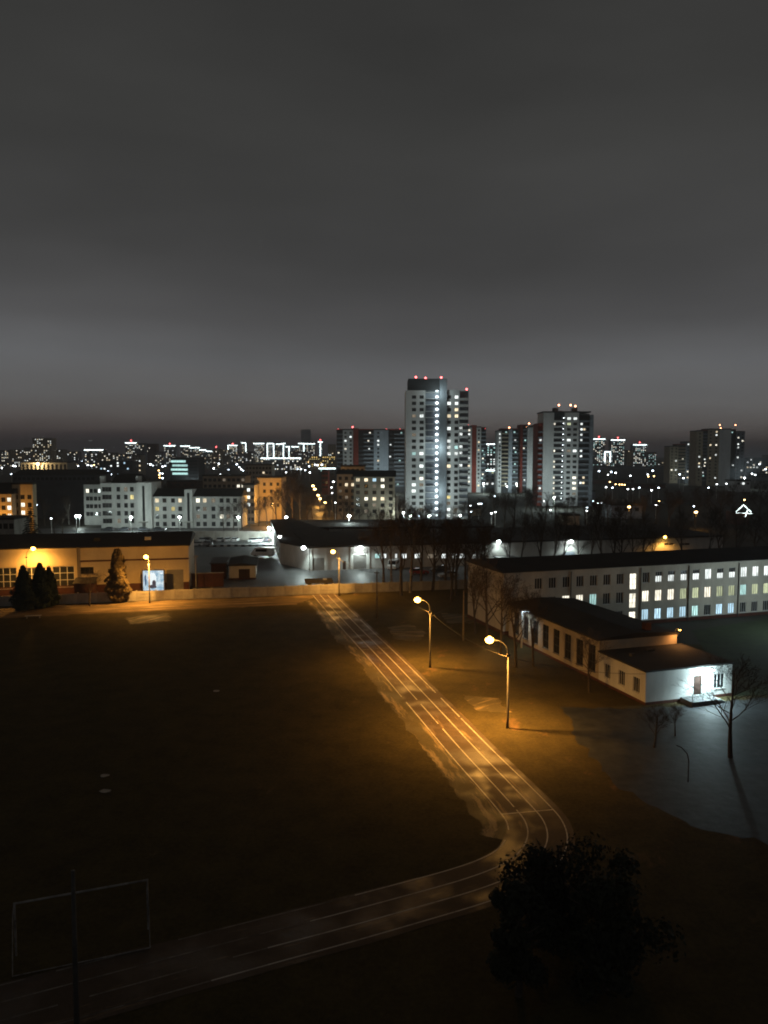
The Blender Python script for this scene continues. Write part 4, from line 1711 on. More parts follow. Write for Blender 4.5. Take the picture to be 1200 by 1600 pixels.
mb.box(bx(921.5) + .01, bx(926.5), -.3, 15.4, 0, bz(320))
mb.build('edge_pier', M['slate'], bt)
mb = MB()
mb.box(bx(841), bx(848.5) - .01, 1.5, 15, 0, bz(430))
mb.build('side_core', M['redpanel'], bt)
mb = MB()
mb.box(0, bx(882) - bx(865.5), 0, 1.4, 0, 1.0)
m1 = mb.mesh('balcony', M['panel'])
mb = MB()
mb.box(0, bx(921) - bx(904.5), 0, 1.7, 0, .95)
m2 = mb.mesh('balcony', M['slate'])
mb = MB()
mb.box(0, bx(848) - bx(841.3), 0, 1.7, 0, .95)
m3 = mb.mesh('balcony', M['slate'])
for i in range(18):
    z = brow(i)
    if z < 1.5:
        continue
    put('balcony', m1, bt, (bx(865.4), .05, z - 1.9))
    put('balcony', m2, bt, (bx(904.4), .1, z - 1.9))
    if i > 1:
        put('balcony', m3, bt, (bx(841.2), -.2, z - 1.9))
    for px, rows, mm in ((866.5, (1, 6, 8, 9, 11, 12, 13, 14, 15), 'lit_cream'), (909, (1, 2, 3, 4, 6, 7, 12), 'lit_white'), (913.5, (2, 11, 12), 'lit_warm'), (845, (4, 13), 'lit_white')):
        if i in rows:
            flat_window(bt, bx(px), z - .55, 1.25, 1.2, mm, y=1.25)
    put('balcony_light', None or _cache.setdefault('bl', (lambda q: (q.ball((0, 0, 0), .16, n=6, m=4), q.mesh('balcony_light', M['lamp_far']))[1])(MB())), bt, (bx(880.5 - i * .12), .9, z + .3))
for a, b, y in ((867.5, 873.7, 222), (898, 904, 222), (876, 880.5, 262)):
    mb = MB()
    mb.box(bx(a), bx(b), 4, 9, ztop - .1, bz(y))
    mb.build('roof_plant', M['redpanel' if a == 876 else 'darkpanel'], bt)
mb = MB()
mb.box(bx(847.5), bx(922), -.3, 16.3, ztop + .004, ztop + .7)
mb.build('parapet', M['darkpanel'], bt)
for px, y in ((874, 632.5), (892.5, 632.5), (900, 634), (925.8, 658)):
    mb = MB()
    mb.tube([(bx(px), 3, ztop - 1 if y < 650 else bz(330)), (bx(px), 3, zof(y, BD))], .07, 5)
    bm = mb.build('beacon_mast', M['steel'], bt)
    mb = MB()
    mb.ball((bx(px), 3, zof(y, BD)), .5, n=8, m=5)
    mb.build('beacon', M['beacon_warm'], bm)
facade_mast(bt, bx(850), -26, 6, 22000, label='added white fill light mast under the blank wall of the balcony tower', group=None)  # added to brighten the tower front evenly


# ------------------------------------------------------------------ panel towers behind
def panel_tower(label, D, ytop, cols, storey=2.8, seed=0, beacons=(), litshare=.12, dep=15):
    """cols: (px0, px1, kind, material, top offset in photo rows)"""
    rnd = random.Random(seed)
    x0 = xof(cols[0][0], D, 30)
    t = thing('panel_tower', label, 'tower', (x0, D, 0), 0)
    X = lambda px: xof(px, D, 30) - x0
    for k, (a, b, kind, mat, dy) in enumerate(cols):
        zt = zof(ytop + dy, D)
        n = int((zt - 3) / storey)
        xa, xb = X(a) + .01, X(b) - .01
        y0 = rnd.choice((0, .4, .8)) if kind != 'bal' else 1.5
        if kind == 'win':
            w = min(1.5, (xb - xa) * .42)
            ncol = 2 if (xb - xa) > 6.5 else 1
            rc, ws = [], []
            for c in range(ncol):
                for i in range(n):
                    x = xa + (xb - xa) * (c + .5) / ncol
                    z = zt - 2.6 - i * storey
                    rc.append((x - w / 2, x + w / 2, z, z + 1.35))
                    ws.append((x, z, rnd.choice(('lit_white', 'lit_white', 'lit_cream', 'lit_warm')) if rnd.random() < litshare else 'glass'))
            mb = MB()
            shell(mb, xa, xb, y0, dep, 0, zt, rc, t=.15)
            mb.build('window_bay', M[mat], t)
            for x, z, m in ws:
                flat_window(t, x, z, w, 1.35, m, 'darkframe' if m == 'glass' else 'frame', y=y0)
        else:
            mb = MB()
            mb.box(xa, xb, y0, dep, 0, zt)
            mb.build('panel_bay' if kind == 'panel' else 'balcony_core', M['darkpanel' if kind == 'bal' else mat], t)
            if kind == 'bal':
                mb = MB()
                mb.box(0, xb - xa - .2, 0, 1.45, 0, .95)
                me = mb.mesh('balcony', M[mat])
                for i in range(n):
                    z = zt - 3.4 - i * storey
                    put('balcony', me, t, (xa + .1, .05, z))
                    if rnd.random() < litshare * 1.3:
                        flat_window(t, xa + (xb - xa) * rnd.uniform(.3, .7), z + 1.0, 1.3, 1.1, rnd.choice(('lit_white', 'lit_cream', 'lit_cyan')), y=1.37)
        mb = MB()
        mb.box(xa - .05, xb + .05, y0 - .15, dep + .1, zt + .004, zt + .8)
        mb.build('parapet', M['redpanel' if mat == 'redpanel' or kind == 'bal' else 'darkpanel'], t)
    for px, y in beacons:
        mb = MB()
        z = zof(y, D)
        mb.tube([(X(px), 2, zof(ytop, D) - 3), (X(px), 2, z)], .08, 5)
        bm = mb.build('beacon_mast', M['steel'], t)
        mb = MB()
        mb.ball((X(px), 2, z), .55, n=8, m=5)
        mb.build('beacon', M['beacon_warm' if px > 780 else 'beacon'], bm)
    return t


PD = 545.0
t = panel_tower('long dark tower block with white bays and a red stripe', PD, 672,
                [(525.7, 535.7, 'bal', 'slate', 0), (535.7, 552, 'win', 'panel', 0), (552, 560, 'panel', 'redpanel', -1), (560, 568, 'bal', 'darkpanel', 0), (568, 584, 'bal', 'slate', 0)],
                seed=3, beacons=((528, 671), (551, 667), (556, 671.5), (580, 671.5)))
facade_mast(t, 30, -22, 8, 9000)
t = panel_tower('blue grey and dark balcony tower block beside the tallest tower', PD + 3, 672,
                [(584, 598, 'win', 'bluepanel', 0), (598, 607, 'panel', 'bluepanel', 0), (607, 615.3, 'bal', 'darkpanel', 0), (615.5, 632.5, 'bal', 'slate', 0)],
                seed=8, beacons=((604, 671), (625.5, 671)), litshare=.2)
facade_mast(t, 12, -22, 8, 9000)
t = panel_tower('narrow white tower with a dark red stripe beside the tallest tower', PD + 6, 668,
                [(728.7, 737.5, 'win', 'panel', 0), (737.5, 744.5, 'panel', 'redpanel', -2), (744.5, 751.5, 'win', 'panel', 0), (751.5, 759.7, 'bal', 'slate', 1)],
                seed=12, beacons=((731, 663.5), (742, 669.5), (758, 669.5)), litshare=.3)
facade_mast(t, 10, -20, 7, 14000)
t = panel_tower('pale and charcoal striped tower with orange roof beacons', PD, 671,
                [(778, 783.6, 'win', 'panel', 3), (783.6, 794.7, 'bal', 'beige', 0), (794.7, 800.5, 'panel', 'bluepanel', 0), (800.5, 810, 'bal', 'slate', 0)],
                seed=15, beacons=((780, 674), (796, 668), (802, 670.5)), litshare=.2)
facade_mast(t, 10, -20, 7, 9000)
t = panel_tower('tower with red edges and a plain white centre panel', PD + 2, 665,
                [(813, 817, 'panel', 'redpanel', 0), (817, 824, 'bal', 'slate', 0), (824, 832, 'panel', 'panel', 3), (832, 839.5, 'win', 'panel', 1), (839.5, 846, 'bal', 'redpanel', 0)],
                seed=17, beacons=((823, 667), (827, 661.5), (835.5, 664.5)), litshare=.2)
facade_mast(t, 8, -20, 7, 9000)
RD = 660.0
t = panel_tower('dim tower cluster with a pale end wall beyond the steam plume', RD, 671,
                [(1088, 1098, 'win', 'beige', 3), (1098, 1106, 'bal', 'slate', 2), (1106, 1124, 'win', 'beige', 0), (1124, 1142, 'panel', 'panel', 0), (1142, 1150, 'bal', 'darkpanel', 1), (1150, 1163, 'win', 'slate', 4)],
                seed=21, beacons=((1125, 664), (1126.5, 669), (1149.5, 664)), litshare=.24)
t = panel_tower('dim lower tower left of the pale end wall cluster', RD + 60, 695,
                [(1047, 1060, 'win', 'beige', 3), (1060, 1072, 'bal', 'beige', 0), (1072, 1088, 'win', 'slate', -4)], seed=22, litshare=.2)
facade_mast(t, 12, -20, 7, 5000)
#%%FAR
# ------------------------------------------------------------------ far skyline
def far_block(px0, px1, ytop, D, label, share=.2, wall='slate', mats=('lit_white', 'lit_cream', 'lit_warm'), led=(), beac=0, seed=1, ww=1.7, wh=1.5, group='distant skyline blocks', storey=3.0, dep=18, colw=3.4, ledmat='led', name='distant_block'):
    rnd = random.Random(seed * 131 + int(px0 * 3))
    x0, x1 = xof(px0, D), xof(px1, D)
    zt = zof(ytop, D)
    W = x1 - x0
    t = thing(name, label, 'building', (x0, D, 0), 0, group)
    mb = MB()
    mb.box(0, W, 0, dep, 0, zt)
    mb.build('wall', M[wall], t)
    mb = MB()
    mb.box(-.2, W + .2, -.2, dep + .2, zt + .004, zt + .7)
    rf = mb.build('roof', M['roof'], t)
    mb = MB()
    nc = max(2, int(W / colw))
    nr = int((zt - 2) / storey)
    for r in range(nr):
        for c in range(nc):
            x = W * (c + .5) / nc
            z = zt - 2.4 - r * storey
            m = rnd.randrange(1, len(mats) + 1) if rnd.random() < share else 0
            mb.box(x - ww / 2, x + ww / 2, -.1, -.004, z, z + wh, m)
    tag(mb.build('window', [M['glass']] + [M[m] for m in mats], t), kind='stuff')
    e = max(.35, D * .00042)
    for kind in led:
        mb = MB()
        if kind == 'top':
            mb.box(-e, W + e, -.6 - e, -.6, zt - e, zt + e)
        elif kind == 'left':
            mb.box(-e, e, -.7 - e, -.7, zt * .35, zt)
        elif kind == 'right':
            mb.box(W - e, W + e, -.7 - e, -.7, zt * .35, zt)
        elif kind == 'mid':
            mb.box(W * .5 - e, W * .5 + e, -.7 - e, -.7, zt * .25, zt)
        elif kind == 'base':
            mb.box(0, W, -3 - e, -3, zt * .12, zt * .12 + 2.2 * e)
        mb.build('light_strip', M[ledmat], t)
    for i in range(beac):
        x = W * (i + .5) / beac
        mb = MB()
        mb.tube([(x, 1, zt + .5), (x, 1, zt + 4)], .15, 5)
        bm = mb.build('beacon_mast', M['steel'], rf)
        mb.ball((x, 1, zt + 4), D * .0007, n=8, m=5)
        mb = MB()
        mb.ball((x, 1, zt + 4.5), D * .0009, n=8, m=5)
        mb.build('beacon', M['beacon'], t)
    return t


LBL = {'tower': 'distant tower with scattered lit windows on the skyline', 'led': 'distant block with a white light strip along its roof edge',
       'ledv': 'distant block outlined with vertical white light strips', 'low': 'distant low block with a few lit windows', 'brown': 'distant brownish dim block on the skyline',
       'redled': 'distant block with light strip roof edge and red roof beacon'}


def fb(kind, *a, **k):
    k.setdefault('group', 'skyline ' + {'tower': 'towers', 'led': 'light edged blocks', 'ledv': 'light outlined blocks', 'low': 'low blocks', 'brown': 'brown blocks', 'redled': 'beacon blocks'}[kind])
    return far_block(*a, LBL[kind], **k)


far_block(52, 82, 685, 1250, 'tall distant tower with warm lit windows standing alone on the skyline', .3, 'beige', seed=2, group=None)
for i, (a, b, y, D) in enumerate(((-40, 14, 704, 1500), (16, 38, 703, 1400), (38, 52, 700, 1400), (82, 99, 703, 1300), (99, 122, 706, 1400), (152, 180, 708, 1200), (182, 206, 710, 1200), (207, 221, 711, 1000),
                               (243, 256, 706, 1500), (346, 357, 703, 1700), (372, 396, 706, 1500), (429, 433, 700, 1800), (452, 480, 706, 1500), (1025, 1048, 722, 1600), (1165, 1200, 716, 900), (1200, 1240, 712, 1000))):
    fb('low', a, b, y, D, share=.26, seed=30 + i, wall='beige' if i % 2 else 'slate')
fb('led', 133, 162, 703, 1300, led=('top',), share=.25)
fb('redled', 197, 214, 692, 1500, led=('top',), beac=1, share=.35)
fb('tower', 214, 226, 693, 1400, share=.25)
fb('brown', 226, 245, 694, 1500, share=.06, wall='brick')
fb('redled', 257, 274, 696.5, 1700, led=('top',), beac=1, share=.3)
for i, (a, b, y) in enumerate(((283, 297, 697), (297.5, 312, 699.5), (312.5, 322, 703), (322.5, 331, 705))):
    fb('led', a, b, y, 1800, led=('top',), share=.3, seed=50 + i)
far_block(331, 345, 702, 1500, 'distant orange brown tower with a red beacon on its roof', .12, 'ochre', beac=1, group=None)
fb('redled', 357, 371, 696, 1900, led=('top', 'left'), beac=1, share=.3)
fb('ledv', 378, 384.5, 692, 1900, led=('top', 'right'), share=.3)
fb('led', 397, 413, 693, 1900, led=('top',), share=.35)
fb('ledv', 418, 428, 693, 1900, led=('top', 'left', 'right'), share=.3)
fb('led', 432, 440, 694, 1900, led=('top',), share=.35)
fb('ledv', 440.3, 446, 693, 1900, led=('mid', 'top'), share=.2)
fb('led', 447, 466.5, 698, 1800, led=('top',), share=.3)
fb('ledv', 450, 454, 697, 1780, led=('mid',), share=.2)
fb('led', 467, 475, 693, 1800, led=('top', 'right'), share=.35)
fb('led', 476.5, 492, 693.3, 1800, led=('top',), share=.35)
fb('ledv', 497.5, 504, 690.5, 1800, led=('mid', 'top'), beac=1, share=.3)
fb('brown', 512.5, 524, 695, 1500, share=.15, wall='ochre')
fb('brown', 503, 513, 736, 520, share=.05, wall='redpanel', dep=12)
far_block(470.5, 485.5, 671.5, 2300, 'dark blue grey skyscraper rising far behind the skyline', .02, 'bluepanel', group=None, storey=4.2, colw=5)
t = far_block(408, 470, 716, 1200, 'long low hall with a pale lit strip under the skyline', .25, 'slate', led=('top',), group=None)
t = far_block(483, 524, 713, 1300, 'low block with golden lit front under the skyline', .4, 'ochre', ('lit_yellow', 'ledwarm'), group=None)
t = far_block(499, 524, 732, 640, 'low teal lit pavilion roof beside the dark tower block', .15, 'darkpanel', ('lit_cyan',), led=('top',), group=None)
t = far_block(156, 208, 721, 820, 'dark retail shed with blue lit signs', .2, 'darkpanel', ('lit_blue', 'lit_white'), group=None)
# bright white cluster at the right
for a, b, y, k, led in ((926, 944, 686, 'redled', ('top',)), (954, 975, 687.5, 'redled', ('top',)), (989, 1009, 695, 'redled', ('top',))):
    fb(k, a, b, y, 1500, led=led, beac=1, share=.45, mats=('lit_white', 'lit_cyan', 'lit_cream'))
fb('ledv', 944.5, 953, 706, 1500, led=('top', 'left', 'right'), share=.5)
fb('brown', 980, 988, 704, 1500, share=.08, wall='ochre')
fb('tower', 1009.5, 1025, 707, 1500, share=.4, mats=('lit_white', 'lit_cyan'))
far_block(927, 1046, 729, 1400, 'long low shopping centre with bright white lit front', .75, 'slate', ('lit_white', 'lit_cream', 'led'), group=None, dep=30, ww=3)
fb('tower', 760, 779, 694, 1000, share=.55, mats=('lit_white', 'lit_cyan'), led=('top',))
far_block(757, 782, 735, 620, 'low pale shop with bright strip between the towers', .3, 'slate', ('lit_white', 'lit_green'), led=('top',), group=None)
far_block(1150, 1172, 752, 560, 'small pale building near the steam plume', .1, 'panel', group=None)
far_block(955, 1003, 790, 330, 'low violet grey shed among trees by the balcony tower', .04, 'bluepanel', group=None, dep=14)
far_block(985, 1040, 757, 620, 'low dark shed with a row of amber lights', .08, 'brick', ('lit_warm',), group=None)
t = far_block(905, 990, 750, 700, 'dark low block with a short amber lit row by the balcony tower', .12, 'brick', ('lit_yellow', 'lit_warm'), group=None)
far_block(1040, 1078, 784, 420, 'dark shop hall with white lit glazing behind trees', .55, 'darkpanel', ('lit_white', 'lit_blue'), group=None, dep=14, colw=2.4)
far_block(262, 318, 753, 430, 'dark roofed low block behind the white apartment block', .05, 'brick', group=None, dep=14)
far_block(60, 112, 772, 380, 'dark low block beyond the spruce with few lights', .06, 'slate', ('lit_white', 'lit_blue'), group=None, dep=12)
far_block(735, 752, 795, 345, 'small ochre kiosk under trees below the towers', 0, 'ochre', group=None, dep=8)
far_block(880, 905, 806, 300, 'pale shed wall showing through the trees behind the depot', .0, 'beige', group=None, dep=8)
far_block(1085, 1240, 742, 800, 'long dark block with scattered lights beyond the right hand trees', .09, 'slate', group=None)
far_block(560, 640, 752, 700, 'dark low block behind the beige apartment block', .06, 'slate', group=None)
far_block(845, 930, 768, 480, 'dark low block at the foot of the balcony tower', .08, 'slate', group=None, dep=12)

# house gable outlined with white lights
hg = Vector((xof(1160, 300), 300, 0))
t = thing('gabled_house', 'dark gabled house with its roof edge outlined in white lights', 'house', hg, 0)
z0 = zof(800, 300)
mb = MB()
mb.box(-2.6, 2.6, 0, 9, 0, z0)
mb.build('wall', M['brick'], t)
mb = MB()
gable_roof(mb, -2.6, 2.6, 0, 9, z0 + .01, 2.6, .3, .12, 'y')
mb.build('roof', M['roofmetal'], t)
mb = MB()
mb.tube([(-3.0, -.45, z0), (0, -.45, z0 + 2.8), (3.0, -.45, z0)], .12, 5)
mb.tube([(0.8, -.45, z0 - 1.9), (1.6, -.45, z0 + .9)], .1, 5)
mb.tube([(-2.8, -.45, z0 - .3), (3.6, -.45, z0 - .6)], .08, 5)
mb.build('light_string', M['led'], t)


# ------------------------------------------------------------------ street lamps of the city
def lamp_at(px, py, h, label, group, lens='lamp_far', size=None, power=0, col=LED, arm=0.0, D=None):
    if D is None:
        p = G(px, py, h)
        D = p.y
    else:
        h = max(3.0, zof(py, D))
    size = size or max(.35, D * .0011)
    return yard_lamp(Vector((xof(px, D, h), D, 0)), h - .28 + size * .3, label, power, col, lens, size, group, arm)


LG = 'white street lamp before the white apartment block'
for px, py in ((63, 806), (124, 808)):
    lamp_at(px * 1.0 if px > 100 else 119, 806, 6, 'white street lamp beside the spruce end of the white apartment block', 'lamps by the apartment block end', 'lamp', .45, 1300, D=272 if px < 100 else 292)
for px in (204.5, 280.5, 372.5):
    lamp_at(px, 808, 6, LG, 'lamps before the white apartment block', 'lamp', .5, 5200 if px < 250 else 1900, D=274)
lamp_at(447, 808, 6, 'white street lamp at the dark street corner before trees', None, 'lamp', .48, 2500, D=268)
lamp_at(545.5, 806, 6, 'white street lamp behind the pale depot strip', None, 'lamp', .55, 3500, D=258)
LT = 'white street lamp at the foot of the tallest tower'
for px, py in ((630.5, 801), (641, 806), (671, 806), (719, 805)):
    lamp_at(px, py, 6, LT, 'lamps at the foot of the tallest tower', 'lamp', .5, 4200, D=296)
yard_lamp(Vector((66, 116, 0)), 7.5, 'white lamp post on the lawn beside the far end of the school', 5200, (.72, .93, 1.0), 'lamp', .35)
lamp_at(420.5, 825, 6, 'white lamp post at the end of the parked car wall', None, 'lamp', .5, 16000, D=240)
lamp_at(437, 838.5, 6, 'white lamp post against the depot side wing', None, 'lamp', .4, 5000, D=203)
for i, (px, py, D) in enumerate(((508, 785, 330), (500, 779, 370), (497, 774, 410), (492, 764, 470), (489, 759, 520))):
    lamp_at(px, py, 8, 'sodium street lamp along the street leading into the city', 'sodium lamps along the city street', 'sodium_far', D * .0019, 4500 if i < 3 else 0, SOD, D=D)
lamp_at(983, 792, 7, 'lone orange lamp beyond the depot beside the violet shed', None, 'sodium_far', .6, 1500, SOD, D=290)
lamp_at(1087.5, 800, 7, 'lone orange lamp beyond the school roof near the shop hall', None, 'sodium_far', .6, 1500, SOD, D=280)
lamp_at(1163, 781, 7, 'small red orange lamp above the light outlined house', None, 'sodium_far', .4, 0, SOD, D=330)
WL = 'white street lamp among the dark trees of the middle distance'
for px, py, D in ((748, 787, 320), (752, 787, 330), (768, 802, 300), (774, 800, 300), (773, 775, 380), (792, 760, 450), (850, 783, 380), (927, 783, 330), (934, 786, 320), (940, 786, 325), (917, 793, 300), (917, 798, 290), (1018, 766, 430),
                  (1025, 789, 330), (1029, 762, 480), (999, 762, 480), (989, 764, 440), (1084, 791, 330), (1107, 762, 460), (1068, 747, 560), (1062, 741, 620), (957, 762, 470), (947, 761, 480), (981, 764, 470), (655, 806, 300), (663, 800, 320),
                  (700, 800, 320), (736, 800, 330), (60, 757, 480), (61, 768, 470), (69, 757, 500), (57, 789, 330), (80, 810, 270), (18, 741, 560), (1175, 740, 760), (1180, 742, 720), (1187, 725, 900), (1196, 733, 860), (735, 790, 360), (860, 797, 330)):
    lamp_at(px, py, 7, WL, 'white lamps among the middle distance trees', 'lamp_cool' if (px * 7 + py) % 3 == 0 else 'lamp_far', D=D)
rnd = random.Random(99)
FLb = 'white street lamp far off in the city lights'
pts = [(3, 731), (21, 728), (24, 728.5), (43, 718.5), (100, 719), (114, 729), (120, 720), (122, 728), (127, 720), (137, 727), (143, 728), (155, 721.5), (160, 721), (179, 729.5), (184, 723), (196, 722.5), (200, 730), (206, 727), (212, 724),
       (220, 727.5), (230, 724), (235, 725.5), (239, 727), (254, 729), (258, 728), (168, 736.5), (174, 741), (107, 731), (123, 739), (318, 724.5), (334, 732), (344, 741), (357, 734), (370, 725.5), (374, 730), (377, 733), (380, 735), (293, 743),
       (254, 740), (250, 739), (254, 747), (282, 753), (296, 756), (378, 720), (412, 718), (424, 720), (452, 720.5), (465, 733), (470, 733), (483, 728.5), (492, 726), (496, 727), (503, 726), (511, 725), (517, 725.5), (484, 738), (477, 735), (521, 753),
       (518, 761), (519, 770), (524, 785), (936, 736), (955, 737), (962, 739), (985, 743), (1012, 741), (1020, 735), (1055, 734), (950, 742), (1110, 741), (1118, 742), (1130, 742), (1120, 756), (1135, 756), (313, 745), (342, 724), (447, 738)]
for px, py in pts:
    q = py + rnd.uniform(-.4, .4)
    D = min(1900, G(px, q, 9).y)
    lamp_at(px, q, 9, FLb if D > 620 else 'white street lamp between far roofs and trees', 'far white city lamps' if D > 620 else 'lamps between far roofs', rnd.choice(('lamp_far', 'lamp_far', 'lamp_cool')), D * rnd.uniform(.0007, .0013))
for px, py in ((147, 726.5), (248, 735), (249, 742), (249.5, 746), (1013, 744.5), (1022, 744), (953, 753), (962, 756.5), (968, 757), (972, 757), (976, 757.5), (481, 722), (1030, 783), (1072, 716)):
    D = min(1900, G(px, py, 9).y)
    lamp_at(px, py, 9, 'amber street lamp far off in the city lights', 'far amber city lamps', 'sodium_far', D * .0009, 0, SOD)


# ------------------------------------------------------------------ vehicles
def car(loc, rz, paint, label, L=4.3, W=1.75, Hc=1.45, group=None, van=False, headlight=None):
    t = thing('van' if van else 'parked_car', label, 'van' if van else 'car', loc, rz, group)
    if van:
        prof = [(-.5, .35), (-.5, .85), (-.485, .97), (.2, 1.0), (.33, .97), (.44, .56), (.5, .46), (.5, .2), (.49, .16), (-.49, .16)]
    else:
        prof = [(-.5, .3), (-.49, .58), (-.46, .66), (.14, .66), (.22, .64), (.44, .56), (.495, .48), (.5, .25), (.49, .16), (-.49, .16)]
    mb = MB()
    pts = [(x * L, z * Hc) for x, z in prof]
    n = len(pts)
    for sgn in (-1, 1):
        ids = [mb.pt((x, sgn * W / 2, z)) for x, z in pts]
        mb.f.append(ids if sgn < 0 else ids[::-1])
        mb.m.append(0)
    for i in range(n):
        j = (i + 1) % n
        mb.f.append([i, n + i, n + j, j])
        mb.m.append(0)
    body = mb.build('body', M[paint], t)
    if van:
        for sgn in (-1, 1):
            mb = MB()
            y = sgn * (W / 2 + .006)
            q = [(-.2 * L, y, .6 * Hc), (.3 * L, y, .6 * Hc), (.27 * L, y, .86 * Hc), (-.2 * L, y, .86 * Hc)]
            mb.face(q if sgn < 0 else q[::-1])
            mb.build('side_window', M['carglass'], body)
        mb = MB()
        mb.face([(.435 * L, -W * .45, .6 * Hc), (.435 * L, W * .45, .6 * Hc), (.35 * L, W * .42, .93 * Hc), (.35 * L, -W * .42, .93 * Hc)])
        mb.build('windscreen', M['carglass'], body)
    else:
        mb = MB()
        a = [(-.45, .66), (-.38, .96), (-.3, 1.0), (.0, 1.0), (.2, .66)]
        lo, wt = W / 2 - .03, W / 2 - .2
        for sgn in (-1, 1):
            ids = [(x * L, sgn * (lo if z < .8 else wt), z * Hc) for x, z in a]
            mb.face(ids[::-1] if sgn > 0 else ids, 1)
        for (xa, za), (xb, zb), mi in ((a[0], a[1], 1), (a[1], a[2], 0), (a[2], a[3], 0), (a[3], a[4], 1)):
            wa, wb = (lo if za < .8 else wt), (lo if zb < .8 else wt)
            mb.face([(xa * L, -wa, za * Hc), (xb * L, -wb, zb * Hc), (xb * L, wb, zb * Hc), (xa * L, wa, za * Hc)], mi)
        mb.build('cabin', [M[paint], M['carglass']], t)
    for x in (-.31, .31):
        for sgn in (-1, 1):
            mb = MB()
            mb.tube([(x * L, sgn * (W / 2 - .2), .32), (x * L, sgn * (W / 2 + .01), .32)], .32, 12)
            wh = mb.build('wheel', M['tyre'], t)
            mb = MB()
            mb.tube([(x * L, sgn * (W / 2 - .02), .32), (x * L, sgn * (W / 2 + .02), .32)], .19, 10)
            mb.build('rim', M['rim'], wh)
    for sgn in (-1, 1):
        mb = MB()
        mb.box(.485 * L, .503 * L, sgn * W * .36 - .14, sgn * W * .36 + .14, .42 * Hc if not van else .32 * Hc, .5 * Hc if not van else .4 * Hc)
        mb.build('headlight', M[headlight or 'frame'], t)
        mb = MB()
        mb.box(-.503 * L, -.49 * L, sgn * W * .38 - .1, sgn * W * .38 + .1, .42 * Hc, .56 * Hc)
        mb.build('tail_light', M['redpanel'], t)
    return t


car(G(411, 870), R(176), 'car_white', 'long white passenger van parked in the lit courtyard', 6.3, 2.1, 2.55, van=True)
car(G(616, 889), R(255), 'car_white', 'white van parked nose out beside the depot wall', 5.6, 2.0, 2.4, van=True)
PCL, PCG = 'parked car facing the lit concrete panel wall', 'cars parked along the panel wall'
for i, (px, p) in enumerate(((317, 'car_silver'), (325, 'car_dark'), (345, 'car_silver'), (357, 'car_white'), (368, 'car_white'), (407, 'car_silver'), (418, 'car_dark'))):
    q = {'car_silver': 'silver ', 'car_dark': 'dark ', 'car_white': 'white '}[p]
    car(G(px, 846) + Vector((0, random.uniform(-.5, .5), 0)), R(90 + random.uniform(-4, 4)), p, q + PCL, group=PCG + ' ' + q.strip())
car(G(305, 853), R(186), 'car_white', 'white saloon car standing side on in the courtyard', 4.5)
car(G(321, 852), R(178), 'car_silver', 'silver saloon car nose to tail behind the white saloon', 4.4)
car(G(398, 847.5), R(10), 'car_white', 'white car pulled across the courtyard lane')
car(G(686, 893), R(200), 'car_dark', 'dark car parked under the bare trees by the depot', 4.4)
car(G(700, 902), R(195), 'car_silver', 'silver car with pale bonnet under the bare trees', 4.4)
car(G(655, 897), R(15), 'car_red', 'dark red car between tree trunks by the depot', 4.3)
for px in (168, 192, 226, 250):
    car(G(px, 829.5), R(0 if px % 4 else 180), 'car_dark', 'dark car parked at the kerb below the white apartment block', group='cars at the kerb below the flats', headlight='lamp_far' if px in (192, 250) else None)
# flatbed trailer by the fence
tr = thing('flatbed_trailer', 'dark flatbed trailer parked behind the fence by the courtyard', 'trailer', G(498, 916), R(9))
mb = MB()
mb.box(-2.9, 2.9, -1.1, 1.1, .75, .95)
mb.box(-2.9, 2.9, -1.1, -1.03, .954, 1.5)
mb.box(-2.9, 2.9, 1.03, 1.1, .954, 1.5)
mb.build('bed', M['darkframe'], tr)
for x in (-1.9, 1.6):
    for sgn in (-1, 1):
        mb = MB()
        mb.tube([(x, sgn * .8, .4), (x, sgn * 1.05, .4)], .4, 12)
        mb.build('wheel', M['tyre'], tr)
mb = MB()
mb.box(.9, 1.7, -.6, .4, .955, 1.6)
mb.build('crate', M['whitepaint'], tr)
mb = MB()
mb.box(2.9, 4.6, -.05, .05, .75, .85)
mb.build('drawbar', M['steel'], tr)

# ------------------------------------------------------------------ football goal, bent pipe, bench
ga, gb = Vector((-20.55, 41.2, 0)), Vector((-13.9, 43.6, 0))
ang = math.atan2(gb.y - ga.y, gb.x - ga.x)
goal = thing('football_goal', 'worn white football goal frame standing on the dark field', 'goal', ga, ang)
gl = (gb - ga).length
zh = zof(1412, ga.y)
for x, nm in ((0, 'goal_post'), (gl, 'goal_post')):
    mb = MB()
    mb.tube([(x, 0, 0), (x, 0, zh)], .06, 8)
    mb.build(nm, M['goalpaint'], goal)
    mb = MB()
    mb.tube([(x, 0, zh), (x, -.9, zh - .1), (x, -1.9, .05)], .03, 6)
    mb.build('stay', M['goalpaint'], goal)
mb = MB()
mb.tube([(-.06, 0, zh), (gl + .06, 0, zh)], .06, 8)
mb.build('crossbar', M['goalpaint'], goal)
mb = MB()
mb.tube([(0, -1.9, .05), (gl, -1.9, .05)], .03, 6)
mb.build('ground_bar', M['goalpaint'], goal)
b0 = G(1075, 1222)
mb = MB()
mb.tube([(0, 0, 0), (0, 0, 1.9), (-.15, 0, 2.5), (-.6, .1, 3.0), (-1.0, .2, 3.15)], .05, 8)
tag(mb.build('bent_pipe', M['steel'], None, b0), 'bent grey pipe standing at the edge of the dark yard', 'pipe')
bn = thing('park_bench', 'low wooden bench in front of the dark thujas by the fence', 'bench', G(52, 966), R(14))
for i in range(3):
    mb = MB()
    mb.box(-1.3, 1.3, -.25 + i * .18, -.1 + i * .18, .42, .47)
    mb.build('slat', M['plaster'], bn)
